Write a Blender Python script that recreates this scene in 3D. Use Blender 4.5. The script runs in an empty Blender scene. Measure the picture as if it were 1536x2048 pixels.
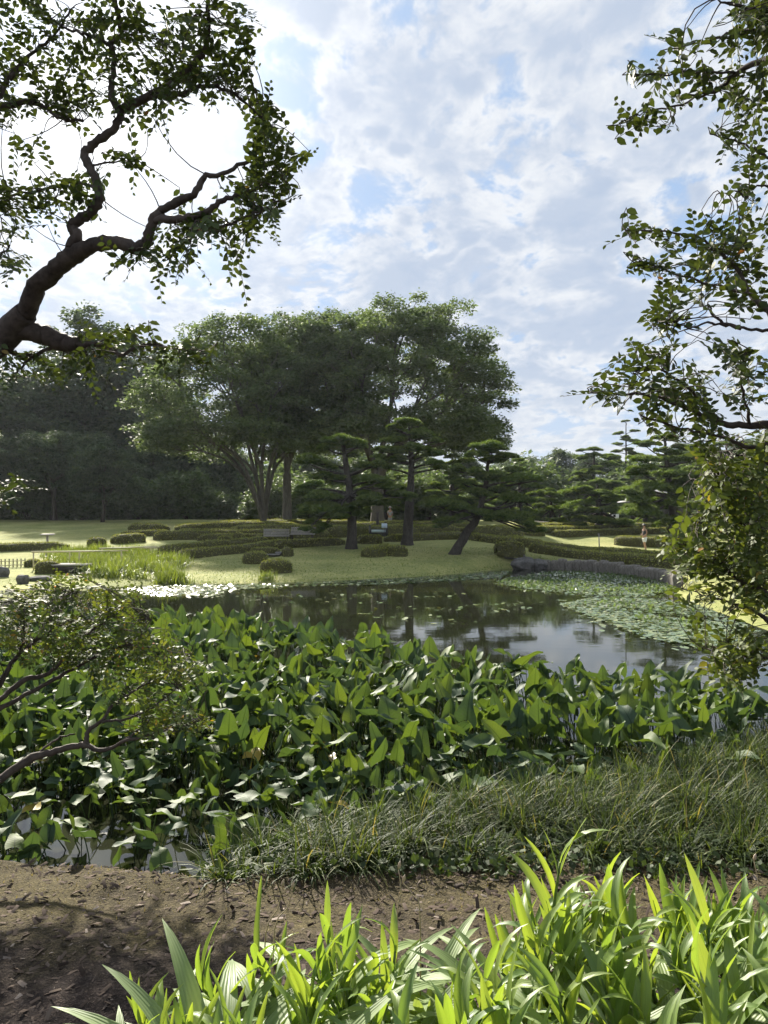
import bpy, math, random
import numpy as np
from mathutils import Vector, Matrix, Euler
R = math.radians
random.seed(7); RNG = np.random.default_rng(7)
SC = bpy.context.scene
COL = SC.collection

# ------------------------------------------------------------------ camera
F, CX, HY, H = 1480.0, 768.0, 1050.0, 2.2        # focal length, centre and horizon of the photograph (1536 x 2048), eye height above the water
cd = bpy.data.cameras.new('camera'); cam = bpy.data.objects.new('camera', cd); COL.objects.link(cam)
cam.location = (0, 0, H); cam.rotation_euler = (R(90), 0, 0)
cd.sensor_fit = 'VERTICAL'; cd.sensor_height = 36; cd.lens = 36 * F / 2048
cd.shift_y = (HY - 1024) / 2048
cd.clip_start = 0.05; cd.clip_end = 3000
SC.camera = cam

# ------------------------------------------------------------------ sky and sun
SUN = Vector((-0.42, 1.0, 0.63)).normalized()     # towards the sun, ahead of the camera and to the left
el = math.asin(SUN.z); az = math.atan2(SUN.x, SUN.y)
w = bpy.data.worlds.new('World'); SC.world = w; w.use_nodes = True
nt = w.node_tree; nt.nodes.clear()
class NG:
    """tiny node-graph helper"""
    def __init__(s, nt): s.nt = nt
    def n(s, t, **kw):
        nd = s.nt.nodes.new(t)
        for k, v in kw.items(): setattr(nd, k, v)
        return nd
    def put(s, sock, v):
        if hasattr(v, 'is_output'): s.nt.links.new(v, sock)
        else: sock.default_value = v
    def math(s, op, a, b=0.0, c=None, clamp=False):
        nd = s.n('ShaderNodeMath', operation=op); nd.use_clamp = clamp
        s.put(nd.inputs[0], a); s.put(nd.inputs[1], b)
        if c is not None: s.put(nd.inputs[2], c)
        return nd.outputs[0]
    def vmath(s, op, a, b=None, out=0):
        nd = s.n('ShaderNodeVectorMath', operation=op); s.put(nd.inputs[0], a)
        if b is not None: s.put(nd.inputs[1], b)
        return nd.outputs[out]
    def mix(s, f, a, b, blend='MIX'):
        nd = s.n('ShaderNodeMix', data_type='RGBA', blend_type=blend); nd.clamp_factor = True
        s.put(nd.inputs[0], f); s.put(nd.inputs[6], a if hasattr(a, 'is_output') else (*a, 1)); s.put(nd.inputs[7], b if hasattr(b, 'is_output') else (*b, 1))
        return nd.outputs[2]
    def noise(s, vec, scale, detail=4, rough=0.5, dist=0.0, out=0):
        nd = s.n('ShaderNodeTexNoise'); 
        if vec is not None: s.put(nd.inputs['Vector'], vec)
        nd.inputs['Scale'].default_value = scale; nd.inputs['Detail'].default_value = detail
        nd.inputs['Roughness'].default_value = rough; nd.inputs['Distortion'].default_value = dist
        return nd.outputs[out]
    def ramp(s, f, stops, interp='LINEAR'):
        nd = s.n('ShaderNodeValToRGB'); s.put(nd.inputs[0], f); cr = nd.color_ramp; cr.interpolation = interp
        while len(cr.elements) < len(stops): cr.elements.new(0.5)
        for e, (p, c) in zip(cr.elements, stops):
            e.position = p; e.color = (*c, 1) if len(c) == 3 else c
        return nd.outputs[0]
    def mrange(s, v, a, b, c=0.0, d=1.0, smooth=False):
        nd = s.n('ShaderNodeMapRange'); nd.interpolation_type = 'SMOOTHSTEP' if smooth else 'LINEAR'
        s.put(nd.inputs[0], v)
        for i, q in enumerate((a, b, c, d)): s.put(nd.inputs[i + 1], q)
        return nd.outputs[0]
    def bump(s, h, strength=0.3, dist=0.02):
        nd = s.n('ShaderNodeBump'); s.put(nd.inputs['Height'], h); nd.inputs['Strength'].default_value = strength; nd.inputs['Distance'].default_value = dist
        return nd.outputs[0]
g = NG(nt)
sky = g.n('ShaderNodeTexSky', sky_type='NISHITA'); sky.sun_disc = False
sky.sun_elevation = el; sky.sun_rotation = az; sky.air_density = 1.0; sky.dust_density = 0.6; sky.ozone_density = 2.0
tc = g.n('ShaderNodeTexCoord'); d = g.vmath('NORMALIZE', tc.outputs['Generated'])
sx = g.n('ShaderNodeSeparateXYZ'); g.put(sx.inputs[0], d)
zz = g.math('ADD', g.math('MAXIMUM', sx.outputs[2], 0.0), 0.24)
cb = g.n('ShaderNodeCombineXYZ'); g.put(cb.inputs[0], g.math('DIVIDE', sx.outputs[0], zz)); g.put(cb.inputs[1], g.math('DIVIDE', sx.outputs[1], zz)); cb.inputs[2].default_value = 3.7
mp = g.n('ShaderNodeMapping'); g.put(mp.inputs[0], cb.outputs[0]); mp.inputs['Rotation'].default_value = (0, 0, R(28)); mp.inputs['Scale'].default_value = (1.15, 0.95, 1.0); mp.inputs['Location'].default_value = (0.35, 0.6, 0)
uv = mp.outputs[0]
wq = g.noise(uv, 2.2, 3, 0.5, 0.0, 1); wv_ = g.vmath('SUBTRACT', wq, (0.5, 0.5, 0.5)); ws = g.n('ShaderNodeVectorMath', operation='SCALE'); g.put(ws.inputs[0], wv_); ws.inputs['Scale'].default_value = 0.22
uv2 = g.vmath('ADD', uv, ws.outputs[0])
n1 = g.noise(uv2, 4.6, 8, 0.60)                      # banks of cloud
n2 = g.noise(uv2, 12.0, 7, 0.60)                      # small puffs
n3 = g.noise(uv, 1.5, 2, 0.5)
vr = g.n('ShaderNodeTexVoronoi', feature='SMOOTH_F1'); g.put(vr.inputs['Vector'], uv2); vr.inputs['Scale'].default_value = 8.0; vr.inputs['Smoothness'].default_value = 0.6; vr.inputs['Detail'].default_value = 2.0; vr.inputs['Roughness'].default_value = 0.55
puff = g.mrange(vr.outputs['Distance'], 0.05, 0.75, 1.0, 0.0)
cov = g.math('ADD', g.math('ADD', g.math('MULTIPLY', n1, 0.50), g.math('MULTIPLY', n2, 0.26)), g.math('ADD', g.math('MULTIPLY', n3, 0.22), g.math('MULTIPLY', puff, 0.16)))
mask = g.mrange(cov, 0.405, 0.485, 0, 1, True)
sd = g.vmath('DOT_PRODUCT', d, tuple(SUN), out=1)
sdc = g.math('MAXIMUM', sd, 0.0)
glow1 = g.math('POWER', sdc, 48.0); glow2 = g.math('POWER', sdc, 9.0)
thick = g.mrange(cov, 0.455, 0.58, 0, 1, True)         # thick hearts of cloud go grey, thin edges stay white
lit = g.math('MULTIPLY', g.mrange(n2, 0.36, 0.58, 0.2, 1, True), g.math('SUBTRACT', 1.0, g.math('MULTIPLY', thick, 0.85)))
cloud = g.mix(lit, (1.72, 2.05, 2.6), (3.3, 3.35, 3.42))
blue = g.mix(0.94, sky.outputs[0], (1.42, 1.98, 2.85))
skyc = g.mix(g.math('MULTIPLY', mask, 0.92), blue, cloud)
hz = g.mrange(sx.outputs[2], 0.0, 0.24, 0.75, 0.0, True)
skyc = g.mix(hz, skyc, (2.65, 2.8, 3.0))
gl = g.math('ADD', g.math('MULTIPLY', glow1, 2.6), g.math('MULTIPLY', glow2, 0.2))
glc = g.n('ShaderNodeVectorMath', operation='SCALE'); glc.inputs[0].default_value = (1.0, 0.97, 0.93); g.put(glc.inputs['Scale'], gl)
skyc = g.mix(1.0, skyc, glc.outputs[0], 'ADD')
bg = g.n('ShaderNodeBackground'); g.put(bg.inputs[0], skyc); bg.inputs[1].default_value = 0.1
wo = g.n('ShaderNodeOutputWorld'); nt.links.new(bg.outputs[0], wo.inputs[0])

w.cycles.sampling_method = 'MANUAL'; w.cycles.sample_map_resolution = 512
sl = bpy.data.lights.new('sun', 'SUN'); sl.energy = 5.0; sl.angle = R(1.5); sl.color = (1.0, 0.93, 0.80)
so = bpy.data.objects.new('sun', sl); COL.objects.link(so); so.location = (-20, 40, 40)
so.rotation_euler = (-SUN).to_track_quat('-Z', 'Y').to_euler()
SC.view_settings.view_transform = 'Standard'; SC.view_settings.look = 'None'
SC.view_settings.exposure = 1.5; SC.view_settings.gamma = 1.0; SC.view_settings.use_curve_mapping = False
SC.render.engine = 'CYCLES'
SC.cycles.max_bounces = 6; SC.cycles.diffuse_bounces = 3; SC.cycles.glossy_bounces = 3; SC.cycles.transmission_bounces = 3
SC.cycles.use_denoising = True; SC.cycles.use_adaptive_sampling = True; SC.cycles.adaptive_threshold = 0.035
SC.cycles.sample_clamp_indirect = 6.0

# ------------------------------------------------------------------ helpers
def P(x, y, Y):
    """point at distance Y seen at pixel (x, y) of the photograph"""
    return np.array(((x - CX) / F * Y, Y, H - (y - HY) / F * Y))
def np_mesh(name, V, FL, mat=None, rnd=None, smooth=False, uv=None):
    V = np.asarray(V, dtype=np.float32); me = bpy.data.meshes.new(name)
    if not isinstance(FL, list): FL = [FL]
    FL = [np.asarray(f, dtype=np.int32) for f in FL if len(f)]
    me.vertices.add(len(V)); me.vertices.foreach_set('co', V.ravel())
    loops = np.concatenate([f.ravel() for f in FL]); sizes = np.concatenate([np.full(len(f), f.shape[1], np.int32) for f in FL])
    me.loops.add(len(loops)); me.loops.foreach_set('vertex_index', loops)
    me.polygons.add(len(sizes)); starts = np.concatenate([[0], np.cumsum(sizes)[:-1]]).astype(np.int32)
    me.polygons.foreach_set('loop_start', starts); me.polygons.foreach_set('loop_total', sizes)
    if smooth: me.polygons.foreach_set('use_smooth', np.ones(len(sizes), bool))
    me.update(calc_edges=True)
    if rnd is not None:
        a = me.attributes.new('rnd', 'FLOAT', 'POINT'); a.data.foreach_set('value', np.asarray(rnd, np.float32))
    if uv is not None:
        u = me.attributes.new('luv', 'FLOAT_VECTOR', 'POINT'); u.data.foreach_set('vector', np.asarray(uv, np.float32).ravel())
    if mat: me.materials.append(mat)
    return me
def obj(name, me, parent=None, loc=None):
    o = bpy.data.objects.new(name, me); COL.objects.link(o)
    if parent is not None: o.parent = parent
    if loc is not None: o.location = loc
    return o
def tag(o, label, cat, group=None):
    o['label'] = label; o['category'] = cat
    if group: o['group'] = group
    return o
def thing(name, label, cat, loc=(0, 0, 0), group=None, rz=0):
    o = bpy.data.objects.new(name, None); COL.objects.link(o); o.location = loc; o.rotation_euler = (0, 0, rz)
    o.empty_display_size = 0.2
    return tag(o, label, cat, group)
class MB:
    """collects shapes for one mesh"""
    def __init__(s): s.V = []; s.Fq = []; s.Ft = []; s.n = 0; s.r = []
    def add(s, V, F, r=0.5):
        V = np.asarray(V, float); s.V.append(V)
        F = np.asarray(F, int)
        if len(F): (s.Fq if F.shape[1] == 4 else s.Ft).append(F + s.n)
        s.n += len(V); s.r.append(np.full(len(V), r) if np.isscalar(r) else np.asarray(r))
    def add2(s, V, Fq, Ft, r=0.5):
        b = s.n; s.add(V, Fq, r)
        if len(Ft): s.Ft.append(np.asarray(Ft, int) + b)
    def box(s, c, size, rz=0, M=None):
        x, y, z = np.array(size) / 2
        V = np.array([[-x,-y,-z],[x,-y,-z],[x,y,-z],[-x,y,-z],[-x,-y,z],[x,-y,z],[x,y,z],[-x,y,z]])
        if rz: V = V @ rotz(rz).T
        if M is not None: V = V @ np.asarray(M).T
        s.add(V + np.array(c), [[0,3,2,1],[4,5,6,7],[0,1,5,4],[1,2,6,5],[2,3,7,6],[3,0,4,7]])
    def tube(s, pts, rad, sides=6, cap=True, r=0.5):
        V, Fq = tube(pts, rad, sides); s.add(V, Fq, r)
        if cap:
            n = len(pts); b = s.n - len(V)
            for ring in (0, n - 1):
                c = V[ring * sides:(ring + 1) * sides].mean(0); k = s.n; s.V.append(c[None]); s.r.append(np.array([r if np.isscalar(r) else 0.5])); s.n += 1
                ids = b + ring * sides + np.arange(sides); nx = np.roll(ids, -1)
                s.Ft.append(np.stack([np.full(sides, k), nx, ids] if ring == 0 else [np.full(sides, k), ids, nx], 1))
    def mesh(s, name, mat, smooth=False):
        FL = []
        if s.Fq: FL.append(np.concatenate(s.Fq))
        if s.Ft: FL.append(np.concatenate(s.Ft))
        return np_mesh(name, np.concatenate(s.V), FL, mat, np.concatenate(s.r), smooth)
    def obj(s, name, mat, parent=None, smooth=False): return obj(name, s.mesh(name, mat, smooth), parent)
def rotz(a): return np.array([[math.cos(a), -math.sin(a), 0], [math.sin(a), math.cos(a), 0], [0, 0, 1]])
def rotx(a): return np.array([[1, 0, 0], [0, math.cos(a), -math.sin(a)], [0, math.sin(a), math.cos(a)]])
def roty(a): return np.array([[math.cos(a), 0, math.sin(a)], [0, 1, 0], [-math.sin(a), 0, math.cos(a)]])
def nrm(v): v = np.asarray(v, float); return v / (np.linalg.norm(v, axis=-1, keepdims=True) + 1e-9)
def tube(pts, rad, sides=6):
    pts = np.asarray(pts, float); n = len(pts); rad = np.broadcast_to(np.asarray(rad, float), (n,))
    T = nrm(np.gradient(pts, axis=0)); a = np.array([0, 0, 1.0]) if abs(T[0][2]) < 0.9 else np.array([1.0, 0, 0])
    u = nrm(np.cross(T[0], a)); ang = np.linspace(0, 2 * math.pi, sides, endpoint=False); V = []
    for i in range(n):
        u = nrm(u - T[i] * (u @ T[i])); v = np.cross(T[i], u)
        V.append(pts[i] + rad[i] * (np.cos(ang)[:, None] * u + np.sin(ang)[:, None] * v))
    V = np.concatenate(V); i = np.arange(n - 1)[:, None] * sides; j = np.arange(sides)[None]; k = (j + 1) % sides
    Fq = np.stack([i + j, i + k, i + sides + k, i + sides + j], -1).reshape(-1, 4)
    return V, Fq
def smooth_path(pts, n):
    """Catmull-Rom through pts (any columns)"""
    pts = np.asarray(pts, float)
    if len(pts) < 3:
        t = np.linspace(0, 1, n)[:, None]; return pts[0] * (1 - t) + pts[-1] * t
    Q = np.concatenate([[2 * pts[0] - pts[1]], pts, [2 * pts[-1] - pts[-2]]]); out = []
    for s in np.linspace(0, len(pts) - 1, n):
        i = min(int(s), len(pts) - 2); t = s - i; a, b, c, d_ = Q[i:i + 4]
        out.append(0.5 * (2 * b + (c - a) * t + (2 * a - 5 * b + 4 * c - d_) * t * t + (3 * b - a - 3 * c + d_) * t ** 3))
    return np.array(out)
def frames(d_, n_):
    """columns: along, across, normal"""
    x = nrm(d_); y = nrm(np.cross(n_, x)); z = np.cross(x, y)
    return np.stack([x, y, z], -1)
def scatter(T, FT, pos, M, S):
    """copies of a template as one vertex array"""
    T = np.asarray(T, float); N = len(pos); S = np.asarray(S, float)
    if S.ndim == 1: S = np.repeat(S[:, None], 3, 1)
    V = np.einsum('nij,nkj->nki', M, T[None] * S[:, None, :]) + pos[:, None, :]
    FT = np.asarray(FT, int); Fa = (FT[None] + (np.arange(N) * len(T))[:, None, None]).reshape(-1, FT.shape[1])
    return V.reshape(-1, 3), Fa
def vnoise(p, s, seed=0):
    """cheap smooth pseudo-noise, -1..1"""
    p = np.asarray(p, float) * s; o = seed * 1.713
    return (np.sin(p[..., 0] * 1.0 + 1.3 * np.sin(p[..., 1] * 0.9 + o) + o) + np.sin(p[..., 1] * 1.27 + 1.1 * np.sin(p[..., 0] * 1.13 + 2 * o) + 2.1 + o)
            + (np.sin(p[..., 2] * 1.4 + 1.2 * np.sin(p[..., 0] * 0.8 + o)) if p.shape[-1] > 2 else 0)) / (3 if p.shape[-1] > 2 else 2)

# ------------------------------------------------------------------ materials
MATS = {}
def newmat(name):
    m = bpy.data.materials.new(name); m.use_nodes = True; m.node_tree.nodes.clear(); MATS[name] = m
    return m, NG(m.node_tree)
def finish(m, g, shader):
    o = g.n('ShaderNodeOutputMaterial'); m.node_tree.links.new(shader, o.inputs[0]); return m
def principled(g, col, rough=0.6, spec=0.5, normal=None):
    b = g.n('ShaderNodeBsdfPrincipled'); g.put(b.inputs['Base Color'], col if hasattr(col, 'is_output') else (*col, 1)); g.put(b.inputs['Roughness'], rough)
    b.inputs['Specular IOR Level'].default_value = spec
    if normal is not None: g.put(b.inputs['Normal'], normal)
    return b
def leaf_mat(name, stops, trans=0.4, rough=0.5, spec=0.4, src='attr', tint=(1.35, 1.25, 0.5), vein=0.0, pleat=0.0):
    m, g = newmat(name)
    if src == 'attr':
        a = g.n('ShaderNodeAttribute', attribute_name='rnd'); f = a.outputs['Fac']
    else:
        f = g.n('ShaderNodeObjectInfo').outputs['Random']
    col = g.ramp(f, stops)
    normal = None
    if vein or pleat:
        a = g.n('ShaderNodeAttribute', attribute_name='luv'); s = g.n('ShaderNodeSeparateXYZ'); g.put(s.inputs[0], a.outputs['Vector'])
        u = g.math('ABSOLUTE', s.outputs[0])
        if vein:
            rib = g.mrange(u, 0.03, 0.10, 1, 0, True)
            wv = g.math('SINE', g.math('ADD', g.math('MULTIPLY', s.outputs[1], 62.0), g.math('MULTIPLY', u, -16.0)))
            side = g.math('MULTIPLY', g.mrange(wv, 0.6, 1.0, 0, 1), 0.22)
            dark = g.math('MAXIMUM', rib, side)
            nz = g.noise(a.outputs['Vector'], 6, 4, 0.6)
            col = g.mix(g.math('MULTIPLY', dark, vein), col, g.mix(1.0, col, (0.35, 0.42, 0.35), 'MULTIPLY'))
            col = g.mix(g.mrange(nz, 0.35, 0.75, 0, 0.35), col, g.mix(1.0, col, (0.6, 0.75, 0.8), 'MULTIPLY'))
            edge = g.mrange(g.math('ADD', u, g.math('MULTIPLY', nz, 0.55)), 1.24, 1.40, 0, 0.8, True)
            col = g.mix(edge, col, (0.16, 0.105, 0.045))
            normal = g.bump(g.math('MULTIPLY', wv, 0.5), 0.08, 0.004)
        if pleat:
            wv = g.math('SINE', g.math('MULTIPLY', s.outputs[0], 16.0))
            col = g.mix(g.mrange(wv, -1, 1, 0, 0.35), col, g.mix(1.0, col, (0.62, 0.68, 0.55), 'MULTIPLY'))
            normal = g.bump(wv, pleat, 0.003)
    b = principled(g, col, rough, spec, normal)
    t = g.n('ShaderNodeBsdfTranslucent'); g.put(t.inputs[0], g.mix(1.0, col, tint, 'MULTIPLY'))
    mx = g.n('ShaderNodeMixShader'); mx.inputs[0].default_value = trans
    m.node_tree.links.new(b.outputs[0], mx.inputs[1]); m.node_tree.links.new(t.outputs[0], mx.inputs[2])
    return finish(m, g, mx.outputs[0])
def rough_mat(name, c1, c2, scale=6, rough=0.9, bump=0.5, dist=0.02, stretch=(1, 1, 1), spec=0.2, detail=6):
    m, g = newmat(name); t = g.n('ShaderNodeTexCoord'); mp = g.n('ShaderNodeMapping'); g.put(mp.inputs[0], t.outputs['Object']); mp.inputs['Scale'].default_value = stretch
    n = g.noise(mp.outputs[0], scale, detail, 0.62); n2 = g.noise(mp.outputs[0], scale * 4.3, 4, 0.6)
    f = g.math('ADD', g.math('MULTIPLY', n, 0.65), g.math('MULTIPLY', n2, 0.35))
    col = g.mix(g.mrange(f, 0.35, 0.65), c1, c2)
    return finish(m, g, principled(g, col, rough, spec, g.bump(f, bump, dist)).outputs[0])
def plain(name, c, rough=0.6, spec=0.4):
    return rough_mat(name, tuple(q * 0.85 for q in c), c, 14, rough, 0.1, 0.004, (1, 1, 1), spec, 3)
M_zelk = leaf_mat('zelkova_leaf', [(0, (0.062, 0.090, 0.052)), (0.5, (0.100, 0.140, 0.066)), (1, (0.155, 0.195, 0.080))], 0.48, 0.6, 0.25, tint=(1.3, 1.3, 0.8))
M_wood = leaf_mat('woodland_leaf', [(0, (0.048, 0.076, 0.054)), (0.5, (0.080, 0.112, 0.066)), (1, (0.13, 0.165, 0.075))], 0.42, 0.6, 0.25, tint=(1.25, 1.25, 0.8))
M_under = leaf_mat('understory_leaf', [(0, (0.055, 0.085, 0.045)), (1, (0.125, 0.175, 0.07))], 0.4, 0.6, 0.25, tint=(1.3, 1.3, 0.7))
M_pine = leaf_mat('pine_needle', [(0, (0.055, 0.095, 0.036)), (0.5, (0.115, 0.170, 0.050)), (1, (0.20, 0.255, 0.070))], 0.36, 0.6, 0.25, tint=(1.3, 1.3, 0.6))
M_hedge = leaf_mat('hedge_leaf', [(0, (0.10, 0.12, 0.034)), (0.5, (0.20, 0.225, 0.056)), (1, (0.31, 0.33, 0.085))], 0.25, 0.65, 0.25)
M_hcore = rough_mat('hedge_twig', (0.035, 0.034, 0.014), (0.09, 0.088, 0.030), 30, 0.9, 0.8, 0.03)
M_near = leaf_mat('myrtle_leaf', [(0, (0.032, 0.050, 0.018)), (0.55, (0.052, 0.076, 0.023)), (0.93, (0.08, 0.105, 0.028)), (0.97, (0.16, 0.13, 0.035)), (1, (0.20, 0.09, 0.035))], 0.24, 0.62, 0.25)
M_nearo = leaf_mat('myrtle_leaf_single', [(0, (0.032, 0.050, 0.018)), (0.6, (0.052, 0.076, 0.023)), (1, (0.08, 0.105, 0.028))], 0.24, 0.62, 0.25, 'obj')
M_shrub = leaf_mat('shrub_leaf', [(0, (0.055, 0.085, 0.022)), (0.6, (0.09, 0.125, 0.030)), (0.88, (0.14, 0.16, 0.04)), (0.95, (0.30, 0.22, 0.05)), (1, (0.42, 0.14, 0.06))], 0.34, 0.62, 0.3)
M_shrubo = leaf_mat('shrub_leaf_single', [(0, (0.060, 0.090, 0.024)), (0.6, (0.10, 0.135, 0.032)), (0.97, (0.15, 0.17, 0.04)), (1, (0.28, 0.20, 0.05))], 0.36, 0.62, 0.3, 'obj')
M_pond = leaf_mat('pond_leaf', [(0, (0.045, 0.080, 0.048)), (0.45, (0.060, 0.100, 0.042)), (0.7, (0.075, 0.120, 0.036)), (1, (0.105, 0.150, 0.035))], 0.32, 0.6, 0.22, 'obj', (1.5, 1.4, 0.45), 0.8)
M_pondy = leaf_mat('pond_leaf_yellow', [(0, (0.42, 0.30, 0.03)), (1, (0.30, 0.24, 0.05))], 0.4, 0.4, 0.4, 'obj', (1.2, 1.0, 0.6), 0.6)
M_gin = leaf_mat('ginger_leaf', [(0, (0.128, 0.206, 0.066)), (0.5, (0.182, 0.263, 0.074)), (1, (0.243, 0.312, 0.084))], 0.46, 0.45, 0.5, 'obj', (1.6, 1.5, 0.42), 0.25)
M_arch = leaf_mat('pleated_leaf', [(0, (0.19, 0.26, 0.11)), (1, (0.26, 0.34, 0.135))], 0.38, 0.48, 0.35, 'obj', (1.4, 1.35, 0.5), 0, 0.25)
M_sedge = leaf_mat('sedge_blade', [(0, (0.030, 0.050, 0.018)), (0.6, (0.062, 0.095, 0.027)), (0.9, (0.12, 0.155, 0.038)), (1, (0.25, 0.21, 0.10))], 0.38, 0.6, 0.3)
M_reed = leaf_mat('reed_blade', [(0, (0.09, 0.13, 0.035)), (0.6, (0.14, 0.19, 0.045)), (1, (0.21, 0.27, 0.06))], 0.4, 0.5, 0.35)
M_lily = leaf_mat('lily_pad', [(0, (0.085, 0.136, 0.057)), (0.6, (0.145, 0.200, 0.076)), (1, (0.255, 0.272, 0.114))], 0.1, 0.2, 0.9)
M_lilyo = leaf_mat('lily_pad_single', [(0, (0.085, 0.136, 0.057)), (0.6, (0.145, 0.200, 0.076)), (1, (0.255, 0.272, 0.114))], 0.1, 0.2, 0.9, 'obj')
M_bark = rough_mat('grey_brown_bark', (0.035, 0.028, 0.022), (0.105, 0.088, 0.070), 3.0, 0.9, 0.9, 0.05, (3, 3, 0.6))
M_zbark = rough_mat('zelkova_bark', (0.05, 0.046, 0.040), (0.13, 0.12, 0.105), 2.0, 0.9, 0.5, 0.04, (3, 3, 0.7))
M_pbark = rough_mat('pine_bark', (0.022, 0.020, 0.018), (0.085, 0.074, 0.066), 5.0, 0.95, 1.0, 0.06, (2.5, 2.5, 1.0))
M_mbark = rough_mat('myrtle_bark', (0.026, 0.020, 0.017), (0.095, 0.074, 0.062), 9.0, 0.75, 0.7, 0.012, (1, 1, 1))
M_stone = rough_mat('grey_stone', (0.055, 0.052, 0.050), (0.17, 0.165, 0.155), 3.2, 0.85, 0.35, 0.02)
M_wstone = rough_mat('wall_stone', (0.07, 0.064, 0.058), (0.24, 0.22, 0.19), 4.0, 0.9, 0.5, 0.03)
M_bench = rough_mat('weathered_wood', (0.20, 0.185, 0.17), (0.40, 0.375, 0.345), 9, 0.85, 0.3, 0.01, (1, 8, 8))
M_dark = rough_mat('dark_timber', (0.018, 0.014, 0.012), (0.05, 0.04, 0.034), 8, 0.8, 0.3, 0.01, (6, 6, 1))
M_bamboo = rough_mat('pale_bamboo', (0.36, 0.31, 0.18), (0.55, 0.50, 0.32), 5, 0.6, 0.2, 0.01, (1, 1, 1))
M_white = plain('white_paint', (0.78, 0.78, 0.76)); M_black = plain('black_metal', (0.02, 0.02, 0.022), 0.5)
M_roof = rough_mat('roof_tile', (0.16, 0.165, 0.175), (0.30, 0.305, 0.32), 6, 0.7, 0.4, 0.03, (6, 1, 1))
M_stalk = leaf_mat('green_stalk', [(0, (0.06, 0.10, 0.03)), (1, (0.12, 0.18, 0.05))], 0.1, 0.5, 0.4)
# ------------------------------------------------------------------ terrain and pond
POND = np.array([(-2.6,4.80),(-1.7,4.70),(-0.95,4.50),(-0.93,4.8),(-0.6,5.1),(0.3,5.5),(1.5,5.9),(3.0,6.7),(4.7,7.8),(6.3,10.0),(7.6,13.0),(8.0,15.5),(8.5,19.0),(9.0,23.0),
    (10.3,25.2),(11.0,28.2),(10.75,31.5),(10.2,35.0),(8.4,37.0),(7.2,37.6),(6.0,37.0),(4.0,34.3),(1.77,31.9),(-1.36,29.6),(-3.2,28.6),(-5.2,27.9),(-7.2,27.6),(-9.2,26.7),(-10.5,24.1),(-11.3,21.7),(-13,17),(-12,12),(-9,7.5),(-5,5.3)])
def pond_sd(x, y):
    """signed distance to the shore: negative over water"""
    p = np.stack([np.asarray(x, float), np.asarray(y, float)], -1); sh = p.shape[:-1]; p = p.reshape(-1, 2)
    best = np.full(len(p), 1e9); ins = np.zeros(len(p), bool)
    for a, b in zip(POND, np.roll(POND, -1, 0)):
        ab = b - a; t = np.clip(((p - a) @ ab) / (ab @ ab), 0, 1); q = p - a - t[:, None] * ab
        best = np.minimum(best, (q ** 2).sum(1))
        c = ((a[1] > p[:, 1]) != (b[1] > p[:, 1])) & (p[:, 0] < (b[0] - a[0]) * (p[:, 1] - a[1]) / (b[1] - a[1] + 1e-12) + a[0])
        ins ^= c
    dd = np.sqrt(best); dd[ins] *= -1
    return dd.reshape(sh)
ZC = np.array([(-500,.52),(0,.50),(2.0,.40),(3.4,.24),(4.4,.14),(5.5,.16),(9,.25),(20,.28),(27,.10),(32,.27),(37,.575),(40,.85),(42,1.06),(45,1.29),(49,1.54),(54,1.83),(60,2.2),(68,2.66),(90,2.8),(400,3.2),(3000,3.4)])
ZR = np.array([(-500,.52),(0,.50),(2.0,.40),(3.4,.24),(4.4,.14),(5.5,.16),(9,.25),(20,.36),(28,.42),(34,.42),(46,.42),(50,.5),(55,.9),(60,1.4),(66,1.84),(74,2.4),(100,2.6),(400,3.2),(3000,3.4)])
def sstep(a, b, x): t = np.clip((x - a) / (b - a), 0, 1); return t * t * (3 - 2 * t)
def land_z(x, y):
    x = np.asarray(x, float); y = np.asarray(y, float)
    s = sstep(0.15, 0.27, x / np.maximum(y, 1)) * (y > 15)
    z = np.interp(y, ZC[:, 0], ZC[:, 1]) * (1 - s) + np.interp(y, ZR[:, 0], ZR[:, 1]) * s
    amp = sstep(9, 30, y)
    z = z + amp * 0.05 * vnoise(np.stack([x, y], -1), 0.33, 1)
    near = 1 - sstep(6, 9, y)
    z = z + near * (0.018 * vnoise(np.stack([x, y], -1), 5.0, 2) + 0.010 * vnoise(np.stack([x, y], -1), 13.0, 3))
    return z
def ground_z(x, y):
    d_ = pond_sd(x, y); z = land_z(x, y)
    wb = np.where((np.asarray(x) > 7.9) & (np.asarray(y) > 23), 0.30, np.where(np.asarray(y) < 9, 0.28, 1.2))
    k = sstep(-0.05, 1.0, d_ / wb)
    out = 0.015 + (z - 0.015) * k
    return np.where(d_ > 0, out, np.maximum(0.015 - 0.55 * np.minimum(-d_, 1.2) / 1.2, -0.5) - 0.02)
def gz(x, y): return float(ground_z(np.array([x]), np.array([y]))[0])
def gp(x, y, y0=9.0):
    """ground point seen at pixel (x, y)"""
    Y = np.arange(y0, 160, 0.1); X = (x - CX) / F * Y; zr = H - (y - HY) / F * Y
    hit = np.nonzero(zr <= np.maximum(ground_z(X, Y), 0))[0]
    Yh = Y[hit[0]] if len(hit) else 66.0
    X = (x - CX) / F * Yh
    return np.array([X, Yh, max(gz(X, Yh), 0)])
def gpY(x, Y):
    X = (x - CX) / F * Y; return np.array([X, Y, gz(X, Y)])

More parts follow.
